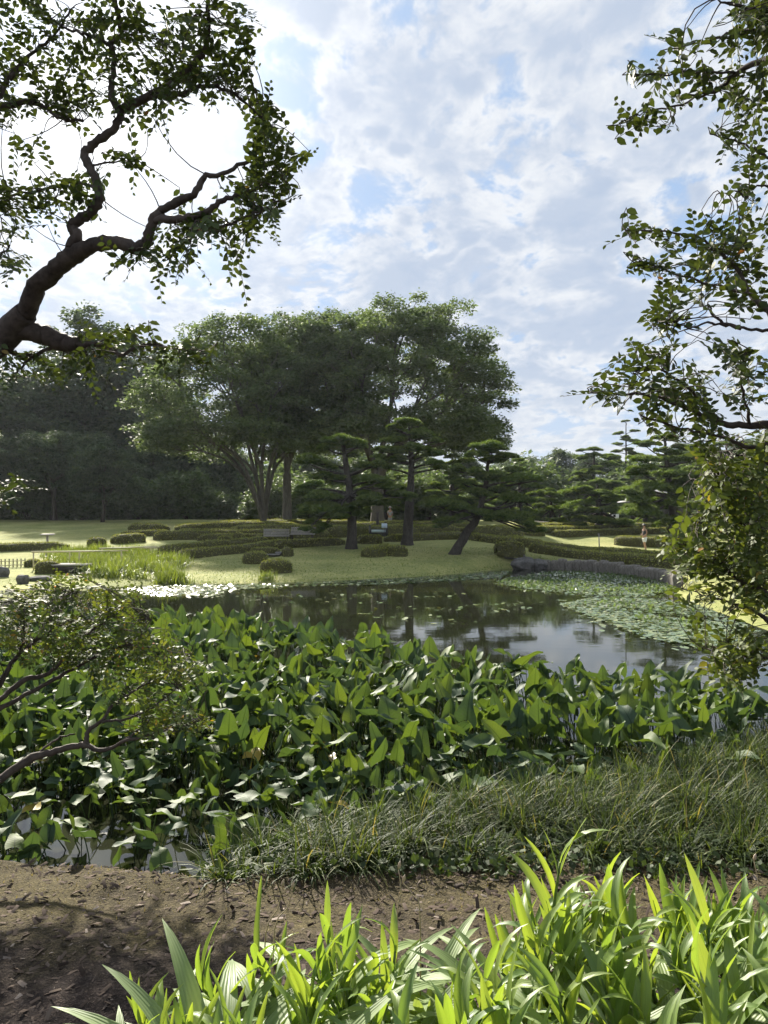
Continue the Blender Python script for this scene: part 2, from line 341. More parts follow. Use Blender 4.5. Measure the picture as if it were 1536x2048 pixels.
xs = np.unique(np.concatenate([np.linspace(-700, -60, 12), np.linspace(-60, -16, 45), np.linspace(-16, -4, 41), np.linspace(-4, 4, 115), np.linspace(4, 7.5, 20), np.linspace(7.5, 12, 37), np.linspace(12, 60, 49), np.linspace(60, 700, 12)]))
ys = np.unique(np.concatenate([np.linspace(-60, 0, 8), np.linspace(0, 1.8, 10), np.linspace(1.8, 7, 105), np.linspace(7, 22, 45), np.linspace(22, 40, 73), np.linspace(40, 75, 60), np.linspace(75, 140, 24), np.linspace(140, 1200, 12)]))
GX, GY = np.meshgrid(xs, ys); GZ = ground_z(GX, GY)
V = np.stack([GX, GY, GZ], -1).reshape(-1, 3); nx = len(xs); i = np.arange(len(ys) - 1)[:, None] * nx; j = np.arange(nx - 1)[None]
Fg = np.stack([i + j, i + j + 1, i + j + 1 + nx, i + j + nx], -1).reshape(-1, 4)
m, g = newmat('ground_cover')
ps = g.n('ShaderNodeNewGeometry').outputs['Position']; sp = g.n('ShaderNodeSeparateXYZ'); g.put(sp.inputs[0], ps); GYs = sp.outputs[1]
na = g.noise(ps, 0.35, 5, 0.6); nb = g.noise(ps, 3.5, 5, 0.65); nc = g.noise(ps, 26, 4, 0.7); nd = g.noise(ps, 90, 3, 0.6)
mpx = g.n('ShaderNodeMapping'); g.put(mpx.inputs[0], ps); mpx.inputs['Scale'].default_value = (1, 0.35, 1)
ne = g.noise(mpx.outputs[0], 9, 4, 0.7)
lawn = g.ramp(g.math('ADD', g.math('MULTIPLY', na, 0.45), g.math('ADD', g.math('MULTIPLY', nb, 0.25), g.math('MULTIPLY', ne, 0.3))), [(0.34, (0.13, 0.155, 0.05)), (0.5, (0.25, 0.265, 0.09)), (0.66, (0.40, 0.375, 0.155))])
soil = g.ramp(g.math('ADD', g.math('MULTIPLY', nc, 0.5), g.math('MULTIPLY', nd, 0.5)), [(0.3, (0.008, 0.006, 0.005)), (0.5, (0.030, 0.022, 0.019)), (0.72, (0.11, 0.085, 0.072))])
moss = g.ramp(g.math('ADD', g.math('MULTIPLY', nc, 0.4), g.math('MULTIPLY', nd, 0.6)), [(0.32, (0.022, 0.018, 0.010)), (0.5, (0.075, 0.062, 0.028)), (0.7, (0.17, 0.135, 0.070))])
mf = g.math('MULTIPLY', g.mrange(g.math('ADD', GYs, g.math('MULTIPLY', nb, 1.6)), 3.75, 4.75, 0, 1, True), g.mrange(nb, 0.28, 0.62, 0.35, 1))
soilc = g.mix(mf, soil, moss)
floor = g.ramp(nb, [(0.3, (0.02, 0.018, 0.012)), (0.7, (0.06, 0.055, 0.03))])
c = g.mix(g.mrange(g.math('ADD', GYs, na), 9.4, 10.4), soilc, lawn)
c = g.mix(g.mrange(g.math('ADD', GYs, g.math('MULTIPLY', na, 6)), 70, 74), c, floor)
hgt = g.math('ADD', g.math('MULTIPLY', nc, 0.6), g.math('MULTIPLY', nd, 0.5))
finish(m, g, principled(g, c, 0.95, 0.15, g.bump(hgt, 0.9, 0.03)).outputs[0])
go = obj('ground', np_mesh('ground', V, Fg, m, smooth=True)); go['kind'] = 'structure'

m, g = newmat('pond_water')
ps = g.n('ShaderNodeNewGeometry').outputs['Position']; mpx = g.n('ShaderNodeMapping'); g.put(mpx.inputs[0], ps); mpx.inputs['Scale'].default_value = (0.5, 1.5, 1)
r1 = g.noise(mpx.outputs[0], 1.6, 3, 0.5); r2 = g.noise(mpx.outputs[0], 9.0, 2, 0.5)
hgt = g.math('ADD', r1, g.math('MULTIPLY', r2, 0.12))
b = principled(g, g.mix(g.noise(ps, 0.7, 3, 0.5), (0.008, 0.010, 0.006), (0.022, 0.024, 0.012)), 0.035, 0.5, g.bump(hgt, 0.05, 0.03)); b.inputs['IOR'].default_value = 1.33
finish(m, g, b.outputs[0])
pp = POND + nrm(POND - POND.mean(0)) * 0.6
me = bpy.data.meshes.new('pond_water'); me.from_pydata([(x, y, 0) for x, y in pp], [], [list(range(len(pp)))]); me.materials.append(m)
wo_ = obj('pond_water', me); wo_['kind'] = 'structure'

# ------------------------------------------------------------------ clipped hedges
TRI = np.array([[0, -0.5, 0], [0, 0.5, 0], [1, 0, 0.12]])
def hedge(name, label, pts, w_, h_, group=None, dens=300, leaf=0.10, cat='hedge', lump=0.06, seed=0, sink=0.08):
    """pts: world points on the ground (n,3); a clipped hedge with round shoulders and a coat of leaves"""
    h_ = h_ * 0.82; rg = np.random.default_rng(seed + int(abs(pts[0][0]) * 100)); pts = np.asarray(pts, float)
    L = np.linalg.norm(np.diff(pts, axis=0), axis=1).sum(); n = int(max(10, min(70, L / 0.45)))
    C = smooth_path(pts, n); C[:, 2] = ground_z(C[:, 0], C[:, 1]) - sink
    T = nrm(np.gradient(C, axis=0)); S = nrm(np.stack([T[:, 1], -T[:, 0], 0 * T[:, 0]], -1))
    s = np.linspace(0, 1, n) * L; e = np.minimum(s, L - s) / (w_ * 0.5); sc = np.sqrt(np.clip(1 - (1 - np.clip(e, 0, 1)) ** 2.6, 0.02, 1))
    na_ = 11; a = np.linspace(0, math.pi, na_); px = np.sign(np.cos(a)) * np.abs(np.cos(a)) ** 0.55; pz = np.abs(np.sin(a)) ** 0.42
    V = C[:, None, :] + S[:, None, :] * (px[None, :, None] * (w_ / 2) * sc[:, None, None]); V[..., 2] += (h_ + sink) * pz[None] * (0.55 + 0.45 * sc[:, None])
    nv = vnoise(V, 1.7, seed) * lump + vnoise(V, 5.0, seed + 3) * lump * 0.45
    cen = C + np.array([0, 0, h_ * 0.4]); dr = nrm(V - cen[:, None]); V = V + dr * nv[..., None]
    V = V.reshape(-1, 3); i = np.arange(n - 1)[:, None] * na_; j = np.arange(na_ - 1)[None]
    Fq = np.stack([i + j, i + j + 1, i + j + 1 + na_, i + j + na_], -1).reshape(-1, 4)
    tri = np.concatenate([Fq[:, [0, 1, 2]], Fq[:, [0, 2, 3]]]); A, B, Cc = V[tri[:, 0]], V[tri[:, 1]], V[tri[:, 2]]
    cr = np.cross(B - A, Cc - A); ar = np.linalg.norm(cr, axis=1) / 2; nn = nrm(cr)
    mid = (A + B + Cc) / 3; flip = ((mid - np.repeat(cen, 1, 0)[np.argmin(((mid[:, None, :2] - cen[None, :, :2]) ** 2).sum(-1), 1)]) * nn).sum(1) < 0; nn[flip] *= -1
    N = int(min(15000, ar.sum() * dens)); wa = ar * (0.45 + 0.55 * np.clip(nn[:, 2] * 1.6, 0, 1)); ix = rg.choice(len(tri), N, p=wa / wa.sum()); u = rg.random((N, 2)); fl = u.sum(1) > 1; u[fl] = 1 - u[fl]
    pos = A[ix] + (B - A)[ix] * u[:, :1] + (Cc - A)[ix] * u[:, 1:]; nl = nn[ix]
    dr = nrm(rg.normal(0, 1, (N, 3)) + nl * 0.5); nrml = nrm(nl + rg.normal(0, 0.38, (N, 3)))
    sz = leaf * rg.uniform(0.6, 1.3, N)
    LV, LF = scatter(TRI, [[0, 1, 2]], pos - nl * 0.02, frames(dr, nrml), np.stack([sz, sz * 0.6, sz], 1))
    rv = np.clip(0.5 + 0.25 * vnoise(pos, 0.8, seed) + rg.normal(0, 0.30, N), 0, 1)
    o = obj(name, None if False else np_mesh(name, LV, LF, M_hedge, np.repeat(rv, 3)))
    core = obj('hedge_body', np_mesh('hedge_body', V, Fq, M_hcore, smooth=True))
    core.parent = o
    return tag(o, label, cat, group)
def hpath(*p): return [gp(x, y) for x, y in p]
hd = 'clipped azalea hedges'
hedge('clipped_hedge', 'long curved clipped hedge bordering the path behind the two benches, upper of the pair', hpath((318,1114),(360,1107),(420,1100),(480,1093),(535,1087)), 1.0, 0.55)
hedge('clipped_hedge', 'low clipped hedge along the lawn edge running to the dark pine trunk', hpath((352,1119),(420,1111),(500,1103),(560,1096),(620,1092),(690,1089)), 0.9, 0.50)
hedge('clipped_hedge', 'short thick clipped hedge right beside the upright pine trunk', hpath((712,1087),(738,1087),(764,1086)), 1.0, 0.62)
hedge('clipped_hedge', 'long thin clipped hedge curving behind the tall and leaning pines', hpath((768,1084),(820,1081),(870,1079),(920,1078),(960,1081),(1000,1087),(1022,1092)), 0.9, 0.52)
hedge('clipped_shrub', 'small flat-topped round shrub on the lawn, the one further from the water', hpath((486,1127),(510,1126),(534,1126)), 1.15, 0.62, cat='shrub', lump=0.04)
hedge('clipped_shrub', 'flat-topped round shrub on the lawn close to the pond edge', hpath((525,1144),(552,1145),(580,1143)), 1.15, 0.66, cat='shrub', lump=0.04)
hedge('clipped_shrub', 'kidney-shaped clipped shrub lying on the open lawn below the pines', hpath((722,1114),(748,1113),(770,1108),(795,1111),(815,1111)), 1.0, 0.58, cat='shrub', lump=0.04)
hedge('clipped_shrub', 'large domed clipped shrub above the flat rocks at the pond corner', hpath((992,1110),(1015,1110),(1043,1109)), 1.7, 0.85, cat='shrub', lump=0.04)
hedge('clipped_hedge', 'upper clipped hedge of the path that sweeps past the walking man', hpath((1024,1083),(1040,1092),(1090,1097),(1150,1105),(1220,1111),(1300,1118),(1380,1124)), 1.0, 0.5)
hedge('clipped_hedge', 'lower clipped hedge following the stone wall above the pond', hpath((1058,1104),(1110,1111),(1170,1118),(1240,1126),(1310,1133),(1400,1141)), 0.9, 0.55)
hedge('clipped_hedge', 'oval clipped hedge island on the lawn behind the walking man', hpath((1232,1087),(1270,1090),(1320,1092),(1390,1091)), 2.2, 0.75)
hedge('clipped_hedge', 'straight narrow hedge at the far end of the small lawn', hpath((1105,1072),(1160,1072),(1220,1070),(1290,1068),(1350,1067)), 1.1, 0.6)
hedge('clipped_hedge', 'rounded hedge mound beside the leaning pine where the path begins', hpath((955,1078),(985,1076),(1030,1075)), 2.4, 0.95)
hedge('clipped_hedge', 'broad low hedge bank in front of the far pines, lower tier', hpath((1070,1064),(1130,1064),(1200,1063),(1270,1062)), 2.4, 0.6)
hedge('clipped_hedge', 'broad low hedge bank in front of the far pines, top tier', hpath((1075,1057),(1150,1056),(1230,1056),(1330,1057),(1420,1058)), 2.6, 0.6)
hedge('clipped_hedge', 'dark trimmed hedge behind the pale lawn at the wood edge', hpath((306,1080),(360,1079),(430,1078),(500,1075),(590,1074)), 1.3, 0.65)
hedge('clipped_hedge', 'short clipped hedge next to the single round shrub by the reeds', hpath((222,1087),(255,1085),(290,1083)), 1.3, 0.62)
hedge('clipped_shrub', 'round clipped shrub at the end of the hedge by the reed bed', hpath((184,1095),(197,1096),(210,1095)), 1.4, 0.75, cat='shrub', lump=0.05)
hedge('clipped_hedge', 'long low dark hedge under the shaded wood', hpath((-60,1104),(0,1102),(60,1100),(140,1098)), 1.0, 0.45)
hedge('clipped_shrub', 'small round clipped shrub of a pair beside the benches, front one', hpath((436,1088),(450,1088),(466,1088)), 1.2, 0.6, cat='shrub', lump=0.05)
hedge('clipped_shrub', 'small round clipped shrub of a pair beside the benches, back one', hpath((464,1083),(478,1083),(490,1083)), 1.2, 0.7, cat='shrub', lump=0.05)
hedge('clipped_hedge', 'wide smooth hedge mound below the zelkova trunks', hpath((462,1068),(520,1067),(580,1067),(650,1069)), 3.2, 0.75, lump=0.12)
hedge('clipped_hedge', 'loose hedge bank at the left foot of the zelkova mound', hpath((256,1066),(290,1065),(340,1065)), 2.6, 0.8, lump=0.12)
hedge('clipped_hedge', 'pale hedge bank stretching between both zelkova groups', hpath((350,1062),(420,1059),(500,1056),(600,1056)), 2.6, 0.6, lump=0.12)
hedge('clipped_hedge', 'top hedge terrace at the foot of the zelkova trunks', hpath((430,1052),(520,1050),(620,1050),(720,1051)), 2.8, 0.5, lump=0.12)
hedge('clipped_hedge', 'dark hedge mound behind the black notice board', hpath((640,1074),(700,1072),(760,1071),(840,1071)), 2.4, 0.85, lump=0.12)
hedge('clipped_hedge', 'hedge terrace in front of the seated visitor', hpath((700,1058),(780,1056),(860,1057),(960,1060)), 2.6, 0.6, lump=0.12)
hedge('clipped_hedge', 'rough hedge bank between the tall pine and the leaning pine', hpath((800,1068),(850,1069),(920,1070)), 2.4, 0.8, lump=0.14)
hedge('clipped_hedge', 'small clipped hedge in front of the two benches', hpath((505,1098),(560,1096),(588,1094)), 0.9, 0.42)
hedge('clipped_hedge', 'knee-high hedge behind the two benches', hpath((540,1078),(600,1076),(660,1078)), 1.2, 0.62)
hedge('clipped_shrub', 'bare-legged little round shrub beside the stepping stones', hpath((566,1111),(576,1112),(586,1111)), 0.9, 0.55, cat='shrub', lump=0.06, dens=160)
hedge('clipped_hedge', 'low hedge fringe beside the stepping stones', hpath((500,1108),(530,1107),(560,1106)), 0.8, 0.35)
hedge('clipped_shrub', 'bright domed shrub by the plank bridge at the reed bed', hpath((82,1145),(100,1146),(120,1145)), 1.15, 0.62, cat='shrub', lump=0.04)
hedge('clipped_hedge', 'small dark hedge between the bamboo fence and the bright domed shrub', hpath((50,1133),(64,1133),(78,1133)), 0.8, 0.4)

hedge('clipped_hedge', 'thin curved hedge band halfway up the zelkova mound', hpath((350,1072),(420,1070),(500,1070),(560,1072)), 0.9, 0.5)
hedge('clipped_hedge', 'thin hedge band above the pair of small round shrubs', hpath((395,1082),(430,1080),(500,1079),(545,1080)), 0.8, 0.45)
hedge('clipped_hedge', 'pale thin hedge band between tall pine and seated visitor', hpath((720,1065),(790,1063),(850,1063),(900,1065)), 1.0, 0.5)
hedge('clipped_hedge', 'low hedge band beyond the rounded mound by the leaning pine', hpath((900,1066),(960,1067),(1040,1068),(1080,1069)), 1.1, 0.5)
hedge('clipped_hedge', 'far thin hedge band below the umbrella-shaped pine', hpath((1030,1060),(1110,1060),(1190,1059),(1280,1059)), 1.0, 0.5)
hedge('clipped_hedge', 'short hedge band on the far lawn before the loose hedge bank', hpath((240,1074),(290,1072),(345,1071)), 0.9, 0.45)

# ------------------------------------------------------------------ trees
def kmeans(X, k, rg, it=6):
    c = X[rg.choice(len(X), k, replace=False)]
    for _ in range(it):
        lab = ((X[:, None] - c[None]) ** 2).sum(-1).argmin(1)
        for q in range(k):
            if (lab == q).any(): c[q] = X[lab == q].mean(0)
    return lab
def bez(p, t, q, n=4):
    s = np.linspace(0, 1, n)[:, None]; c = p + t * np.linalg.norm(q - p) * 0.45
    return (1 - s) ** 2 * p + 2 * s * (1 - s) * c + s * s * q
def grow(mb, p, t, tg, rg, rtip=0.018, pw=0.5, first=None, frac=0.38, jit=0.06, lev=0):
    n = len(tg)
    if n == 1:
        pt = bez(p, t, tg[0]); mb.tube(pt, np.linspace(rtip * 1.4, rtip * 0.5, 4), 3, False); return
    k = min(n, first if first else (3 if n > 30 and rg.random() < 0.4 else 2))
    dv = tg - p; X = nrm(dv) * 1.0 + dv / (np.linalg.norm(dv, axis=1).mean() + 1e-6) * 0.6
    lab = kmeans(X, k, rg)
    for q in range(k):
        s = tg[lab == q]
        if not len(s): continue
        cc = s.mean(0); L = np.linalg.norm(cc - p)
        if len(s) == 1: grow(mb, p, t, s, rg, rtip, pw); continue
        e = p + (cc - p) * (frac + 0.1 * rg.random()) + rg.normal(0, jit * L, 3)
        if lev == 0: e = p + (cc - p) * np.array([0.22, 0.22, 0.40 + 0.1 * rg.random()]) + rg.normal(0, 0.02 * L, 3)
        r0 = rtip * len(s) ** pw
        pt = bez(p, nrm(t * 0.8 + nrm(e - p) * 0.5), e, 5 if n > 20 else 4)
        mb.tube(pt, np.linspace(r0 * 1.12, r0 * 0.9, len(pt)), 7 if r0 > 0.08 else (5 if r0 > 0.04 else 3), False)
        grow(mb, e, nrm(e - p), s, rg, rtip, pw, None, frac, jit, lev + 1)
QUAD = np.array([[0, 0, 0], [0.5, -0.5, 0.06], [1, 0, -0.04], [0.5, 0.5, 0.06]])
def sprays(tg, rg, per, spread, size, upb=0.9, asp=0.55, noise_seed=0):
    N = len(tg) * per; ctr = np.repeat(tg, per, 0); sr = np.repeat(rg.random(len(tg)), per)
    aa = rg.random(N) * 6.283; rr_ = np.sqrt(rg.random(N)) * 1.75; ss = np.repeat(rg.uniform(0.6, 1.3, len(tg)), per); pos = ctr + np.stack([np.cos(aa) * rr_ * ss, np.sin(aa) * rr_ * ss, rg.normal(0, 1, N) - 0.5 * rr_ ** 2], 1) * np.array(spread)
    nl = nrm(rg.normal(0, 0.55, (N, 3)) + np.array([0, 0, upb])); dr = nrm(rg.normal(0, 1, (N, 3)) * np.array([1, 1, 0.35]))
    sz = size * rg.uniform(0.6, 1.35, N)
    V, Fq = scatter(QUAD, [[0, 1, 2, 3]], pos, frames(dr, nl), np.stack([sz, sz * asp, sz], 1))
    rv = np.clip(0.25 + 0.4 * sr + rg.normal(0, 0.16, N), 0, 1)
    return V, Fq, np.repeat(rv, 4)
def envelope(rg, n, c, rx, ry, up, dn, inner=0.5, lump=0.16, droop=0.0, seed=0, full=1.0):
    d_ = nrm(rg.normal(0, 1, (n * 2, 3))); d_ = d_[d_[:, 2] > -0.75][:n]; d_ = np.sign(d_) * np.abs(d_) ** full
    r = (inner ** 3 + (1 - inner ** 3) * rg.random(len(d_))) ** (1 / 3); r = r * (1 + lump * vnoise(d_, 3.4, seed) + 0.5 * lump * vnoise(d_, 8.0, seed + 1))
    p = d_ * r[:, None] * np.array([rx, ry, 1.0]); p[:, 2] *= np.where(d_[:, 2] > 0, up, dn)
    p[:, 2] -= droop * (p[:, 0] ** 2 / rx ** 2 + p[:, 1] ** 2 / ry ** 2)
    return p + np.array(c)
def broadleaf(name, label, base, c, rx, ry, up, dn, seed, nt=420, per=130, spread=(0.66, 0.66, 0.17), size=0.26, trunk=2.0, first=4, rtip=0.022, lean=(0, 0), leafm=None, bark=None, group=None, droop=1.0, rbase=None, inner=0.5, lump=0.16, cat='tree', full=1.0):
    rg = np.random.default_rng(seed); base = np.array(base, float)
    t = thing(name, label, cat, tuple(base), group)
    tg = envelope(rg, nt, np.array(c) - base, rx, ry, up, dn, inner, lump, droop, seed, full)
    mb = MB(); top = np.array([lean[0], lean[1], trunk]); r0 = rbase or rtip * nt ** 0.5
    if trunk > 0.3:
        pt = smooth_path([[0, 0, -0.3], [lean[0] * 0.2, lean[1] * 0.2, trunk * 0.4], top], 6)
        mb.tube(pt, r0 * np.array([1.5, 1.18, 1.06, 1.0, 0.96, 0.92]), 9, False)
    else: top = np.array([0, 0, -0.3])
    grow(mb, top, nrm(np.array([lean[0] * 0.4, 0, 1.0])), tg, rg, rtip, 0.5, first)
    mb.obj('trunk', bark or M_zbark, t, True)
    V, Fq, rv = sprays(tg, rg, per, spread, size)
    obj('crown', np_mesh('crown', V, Fq, leafm or M_zelk, rv), t)
    return t
zg = 'zelkova trees on the mound'
b1 = gpY(755, 60); b2 = gpY(528, 58); b3 = gpY(574, 61)
broadleaf('zelkova_tree', 'largest wide-domed zelkova tree with one thick trunk behind the pines', b1, (1.4, 60, 11.8), 8.3, 7.6, 9.0, 3.6, 11, 620, 205, trunk=3.2, first=5, rtip=0.024, rbase=0.5, droop=1.2, inner=0.56, full=0.82, lump=0.08)
broadleaf('zelkova_tree', 'zelkova tree spreading from a bundle of many slim stems', b2, (-12.0, 58, 11.4), 7.4, 6.6, 7.0, 3.4, 12, 420, 175, trunk=0.0, first=7, rtip=0.020, droop=1.6, inner=0.62, full=0.88, lump=0.13)
broadleaf('zelkova_tree', 'zelkova tree with a single straight pale trunk beside the multi-stemmed one', b3, (-6.6, 62, 13.4), 6.4, 6.2, 7.4, 3.6, 13, 340, 175, trunk=4.2, first=4, rtip=0.022, rbase=0.36, droop=0.8, inner=0.6, full=0.88, lump=0.12)
# ------------------------------------------------------------------ woodland behind the garden
def copy_tree(o, label, loc, rz, s, sz=None):
    c = o.copy(); COL.objects.link(c); c.location = loc; c.rotation_euler = (0, 0, rz); c.scale = (s, s, sz or s); c['label'] = label
    for ch in o.children:
        k = ch.copy(); COL.objects.link(k); k.parent = c
    return c
fg = 'woodland trees behind the lawn'
PROTO = []
for q, (nt_, rx, up, dn, tr, cz) in enumerate([(230, 4.6, 6.5, 3.5, 3.0, 8.0), (200, 3.6, 7.5, 4.2, 2.4, 8.2), (260, 5.6, 5.0, 3.6, 2.6, 7.2), (210, 4.2, 6.0, 4.6, 1.6, 7.0)]):
    t = broadleaf('woodland_tree', 'x', (0, 0, 0), (0.3, 0, cz), rx, rx * 0.9, up, dn, 40 + q, int(nt_ * 0.72), 165, (0.66, 0.66, 0.22), 0.34, tr, 3, 0.020, (0.2, 0), M_wood, M_bark, None, 0.8, None, 0.4, 0.28)
    PROTO.append((t, cz + up))
WT = [  # x, top y, distance, kind, what it is
    (-70, 720, 78, 0, 'dark woodland tree far out beside the low dark hedge'), (55, 735, 84, 2, 'broad dark tree in the wood behind the T-shaped stand'),
    (168, 598, 86, 1, 'tallest narrow tree rising above the shaded wood'), (262, 690, 90, 3, 'tree with airy gaps next to the tallest tree of the wood'),
    (345, 790, 98, 0, 'hazy tree seen through the gap beside the zelkova crown'), (110, 850, 68, 2, 'low spreading dark tree with a thick black trunk at the wood edge'),
    (205, 870, 64, 3, 'small many-stemmed tree at the wood edge by the round shrub'), (-20, 850, 66, 0, 'dark tree over the long low hedge'),
    (300, 860, 80, 1, 'slim dark tree in the wood behind the hedge bank'), (400, 850, 92, 2, 'pale green tree under the spreading zelkova limbs'),
    (455, 880, 84, 3, 'small leafy tree just behind the multi-stemmed zelkova'), (640, 890, 96, 2, 'light green tree between the straight zelkova trunk and the pine'),
    (560, 900, 108, 0, 'far tree seen between the zelkova trunks'), (715, 880, 112, 1, 'far tree behind the upright pine'),
    (850, 905, 104, 0, 'woodland tree behind the tall pine'), (930, 900, 98, 3, 'woodland tree between tall pine and leaning pine'),
    (1035, 905, 118, 2, 'far rounded tree beyond the leaning pine'), (1120, 893, 122, 0, 'pale far tree with a domed top beyond the hedges'),
    (1190, 902, 116, 2, 'far bushy tree behind the umbrella-shaped pine'), (1290, 905, 118, 0, 'far tree behind the large dark pine'),
    (1400, 880, 100, 2, 'tree behind the tea house roof'), (1490, 870, 96, 0, 'tree beyond the tea house'), (1580, 840, 90, 3, 'tall tree past the end of the tea house'),
    (20, 800, 100, 1, 'slim far tree in the middle of the wood'), (500, 905, 112, 1, 'slim far tree behind the multi-stemmed zelkova'), (220, 780, 104, 2, 'broad far tree in the thick of the wood'),
    (780, 890, 120, 2, 'broad far tree behind the seated visitor'), (-150, 760, 90, 2, 'broad tree at the far end of the wood')]
used = set()
for q, (x, yt, Y, k, lab) in enumerate(WT):
    b_ = gpY(x, Y); zt = H - (yt - HY) / F * Y; s = (zt - b_[2]) / PROTO[k][1]
    if k not in used:
        o = PROTO[k][0]; used.add(k); o.location = b_; o.scale = (s, s, s); o['label'] = lab; o.rotation_euler = (0, 0, q * 1.3)
    else: o = copy_tree(PROTO[k][0], lab, b_, q * 2.1, s * random.uniform(1.0, 1.15), s)
    o['group'] = fg
# understory bushes
UP = []
for q in range(3):
    rg = np.random.default_rng(70 + q); t = thing('woodland_bush', 'x', 'bush', (0, 0, 0))
    tg = envelope(rg, 90, (0, 0, 1.2), 2.0, 1.7, 1.7, 1.1, 0.3, 0.3, 0, q); mb = MB(); grow(mb, np.array([0, 0, -0.2]), np.array([0, 0, 1.0]), tg, rg, 0.012, 0.5, 5)
    mb.obj('stems', M_bark, t, True); V, Fq, rv = sprays(tg, rg, 70, (0.38, 0.38, 0.24), 0.24); obj('leaves', np_mesh('leaves', V, Fq, M_under, rv), t); UP.append(t)
k = 0
for row, (Y0, n, x0, x1) in enumerate([(72, 14, -140, 980), (84, 13, -120, 1000), (96, 12, 430, 1500)]):
    for q in range(n):
        x = x0 + (x1 - x0) * (q + random.random() * 0.7) / n; Y = Y0 + random.uniform(-2.5, 2.5); b_ = gpY(x, Y); s = random.uniform(0.9, 1.8) * (1 + 0.35 * row)
        lab = ['leafy bush at the foot of the wood edge trees', 'dark bush between the trunks inside the wood', 'bush in the far thicket beyond the garden'][row]
        if k < 3: o = UP[k]; o.location = b_; o.scale = (s, s, s); o['label'] = lab
        else: o = copy_tree(UP[k % 3], lab, b_, random.random() * 6, s)
        o['group'] = ['bushes along the wood edge', 'bushes inside the wood', 'far thicket bushes'][row]; k += 1
rg = np.random.default_rng(99)   # the far wood that closes the view
n = 3000; xx = rg.uniform(-110, 130, n); yy = rg.uniform(128, 150, n); tp = 9.5 + 2.2 * vnoise(np.stack([xx, yy], -1), 0.12, 4) - 2.0 * sstep(0, 60, xx) + 3.0 * sstep(-20, -80, xx); zz_ = 2.2 + tp * rg.random(n) ** 1.7
V, Fq, rv = sprays(np.stack([xx, yy, zz_], -1), rg, 42, (1.2, 1.2, 0.7), 0.9)
o = obj('far_wood', np_mesh('far_wood', V, Fq, M_wood, rv)); tag(o, 'continuous far wood closing the view behind all the trees', 'wood'); o['kind'] = 'stuff'

# ------------------------------------------------------------------ trained pines
NEED = []
for a in np.linspace(0, 2 * math.pi, 7, endpoint=False): NEED += [[0.0, 0, 0.0], None, None]
def tuft_template(rg, n=8):
    V = []; Fc = []
    for q in range(n):
        d_ = nrm(np.array([rg.normal(0, 0.6), rg.normal(0, 0.6), 0.75])); s_ = nrm(np.cross(d_, rg.normal(0, 1, 3))) * 0.085
        b = len(V); V += [-s_ + d_ * 0.05, s_ + d_ * 0.05, d_]; Fc.append([b, b + 1, b + 2])
    return np.array(V), np.array(Fc)
PADS = []
for q in range(7):
    rg = np.random.default_rng(200 + q); nc = 10; cs = []
    for k in range(nc):
        a = rg.random() * 6.28; r = math.sqrt(rg.random()) * 0.68; cs.append((r * math.cos(a), r * math.sin(a), 0.30 * (1 - r) + rg.normal(0, 0.05), rg.uniform(0.28, 0.42)))
    pos = []; nl = []
    for (x, y, z, r) in cs:
        m_ = 95; d_ = nrm(rg.normal(0, 1, (m_, 3))); d_[:, 2] = np.abs(d_[:, 2]) * 1.0 - 0.05; pos.append(np.array([x, y, z]) + d_ * np.array([r, r, r * 0.62]) * (0.75 + 0.25 * rg.random((m_, 1)))); nl.append(d_)
    pos = np.concatenate(pos); nl = nrm(np.concatenate(nl) * 0.8 + np.array([0, 0, 0.7])); N = len(pos)
    T, FT = tuft_template(rg); sz = 0.17 * rg.uniform(0.7, 1.25, N); Mx = frames(rg.normal(0, 1, (N, 3)), nl); V, Ft = scatter(T, FT, pos, Mx, sz)
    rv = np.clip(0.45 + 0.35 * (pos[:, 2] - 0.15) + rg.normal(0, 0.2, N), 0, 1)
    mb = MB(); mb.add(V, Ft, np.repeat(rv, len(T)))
    for (x, y, z, r) in cs:  # dark opaque core lumps, added inside each pad to block light and darken its underside
        th = np.linspace(0, 6.283, 8, endpoint=False); ring = lambda f, h_: np.stack([x + np.cos(th) * r * f, y + np.sin(th) * r * f, np.full(8, z + h_ * r)], 1)
        CV = np.concatenate([ring(0.45, -0.10), ring(0.86, 0.0), ring(0.62, 0.36), [[x, y, z + 0.50 * r]]]); CV += rg.normal(0, 0.03 * r, CV.shape)
        j8 = np.arange(8); k8 = (j8 + 1) % 8; mb.add2(CV, np.concatenate([np.stack([j8, k8, 8 + k8, 8 + j8], 1), np.stack([8 + j8, 8 + k8, 16 + k8, 16 + j8], 1)]), np.stack([16 + j8, 16 + k8, np.full(8, 24)], 1), 0.1)
        Vt, Fq = tube(bez(np.array([0, 0, -0.05]), np.array([x, y, 0]) * 0.8, np.array([x, y, z])), [0.035, 0.025, 0.018, 0.008], 3); mb.add(Vt, Fq, 0.0)
    PADS.append(mb.mesh('needle_pad', M_pine))
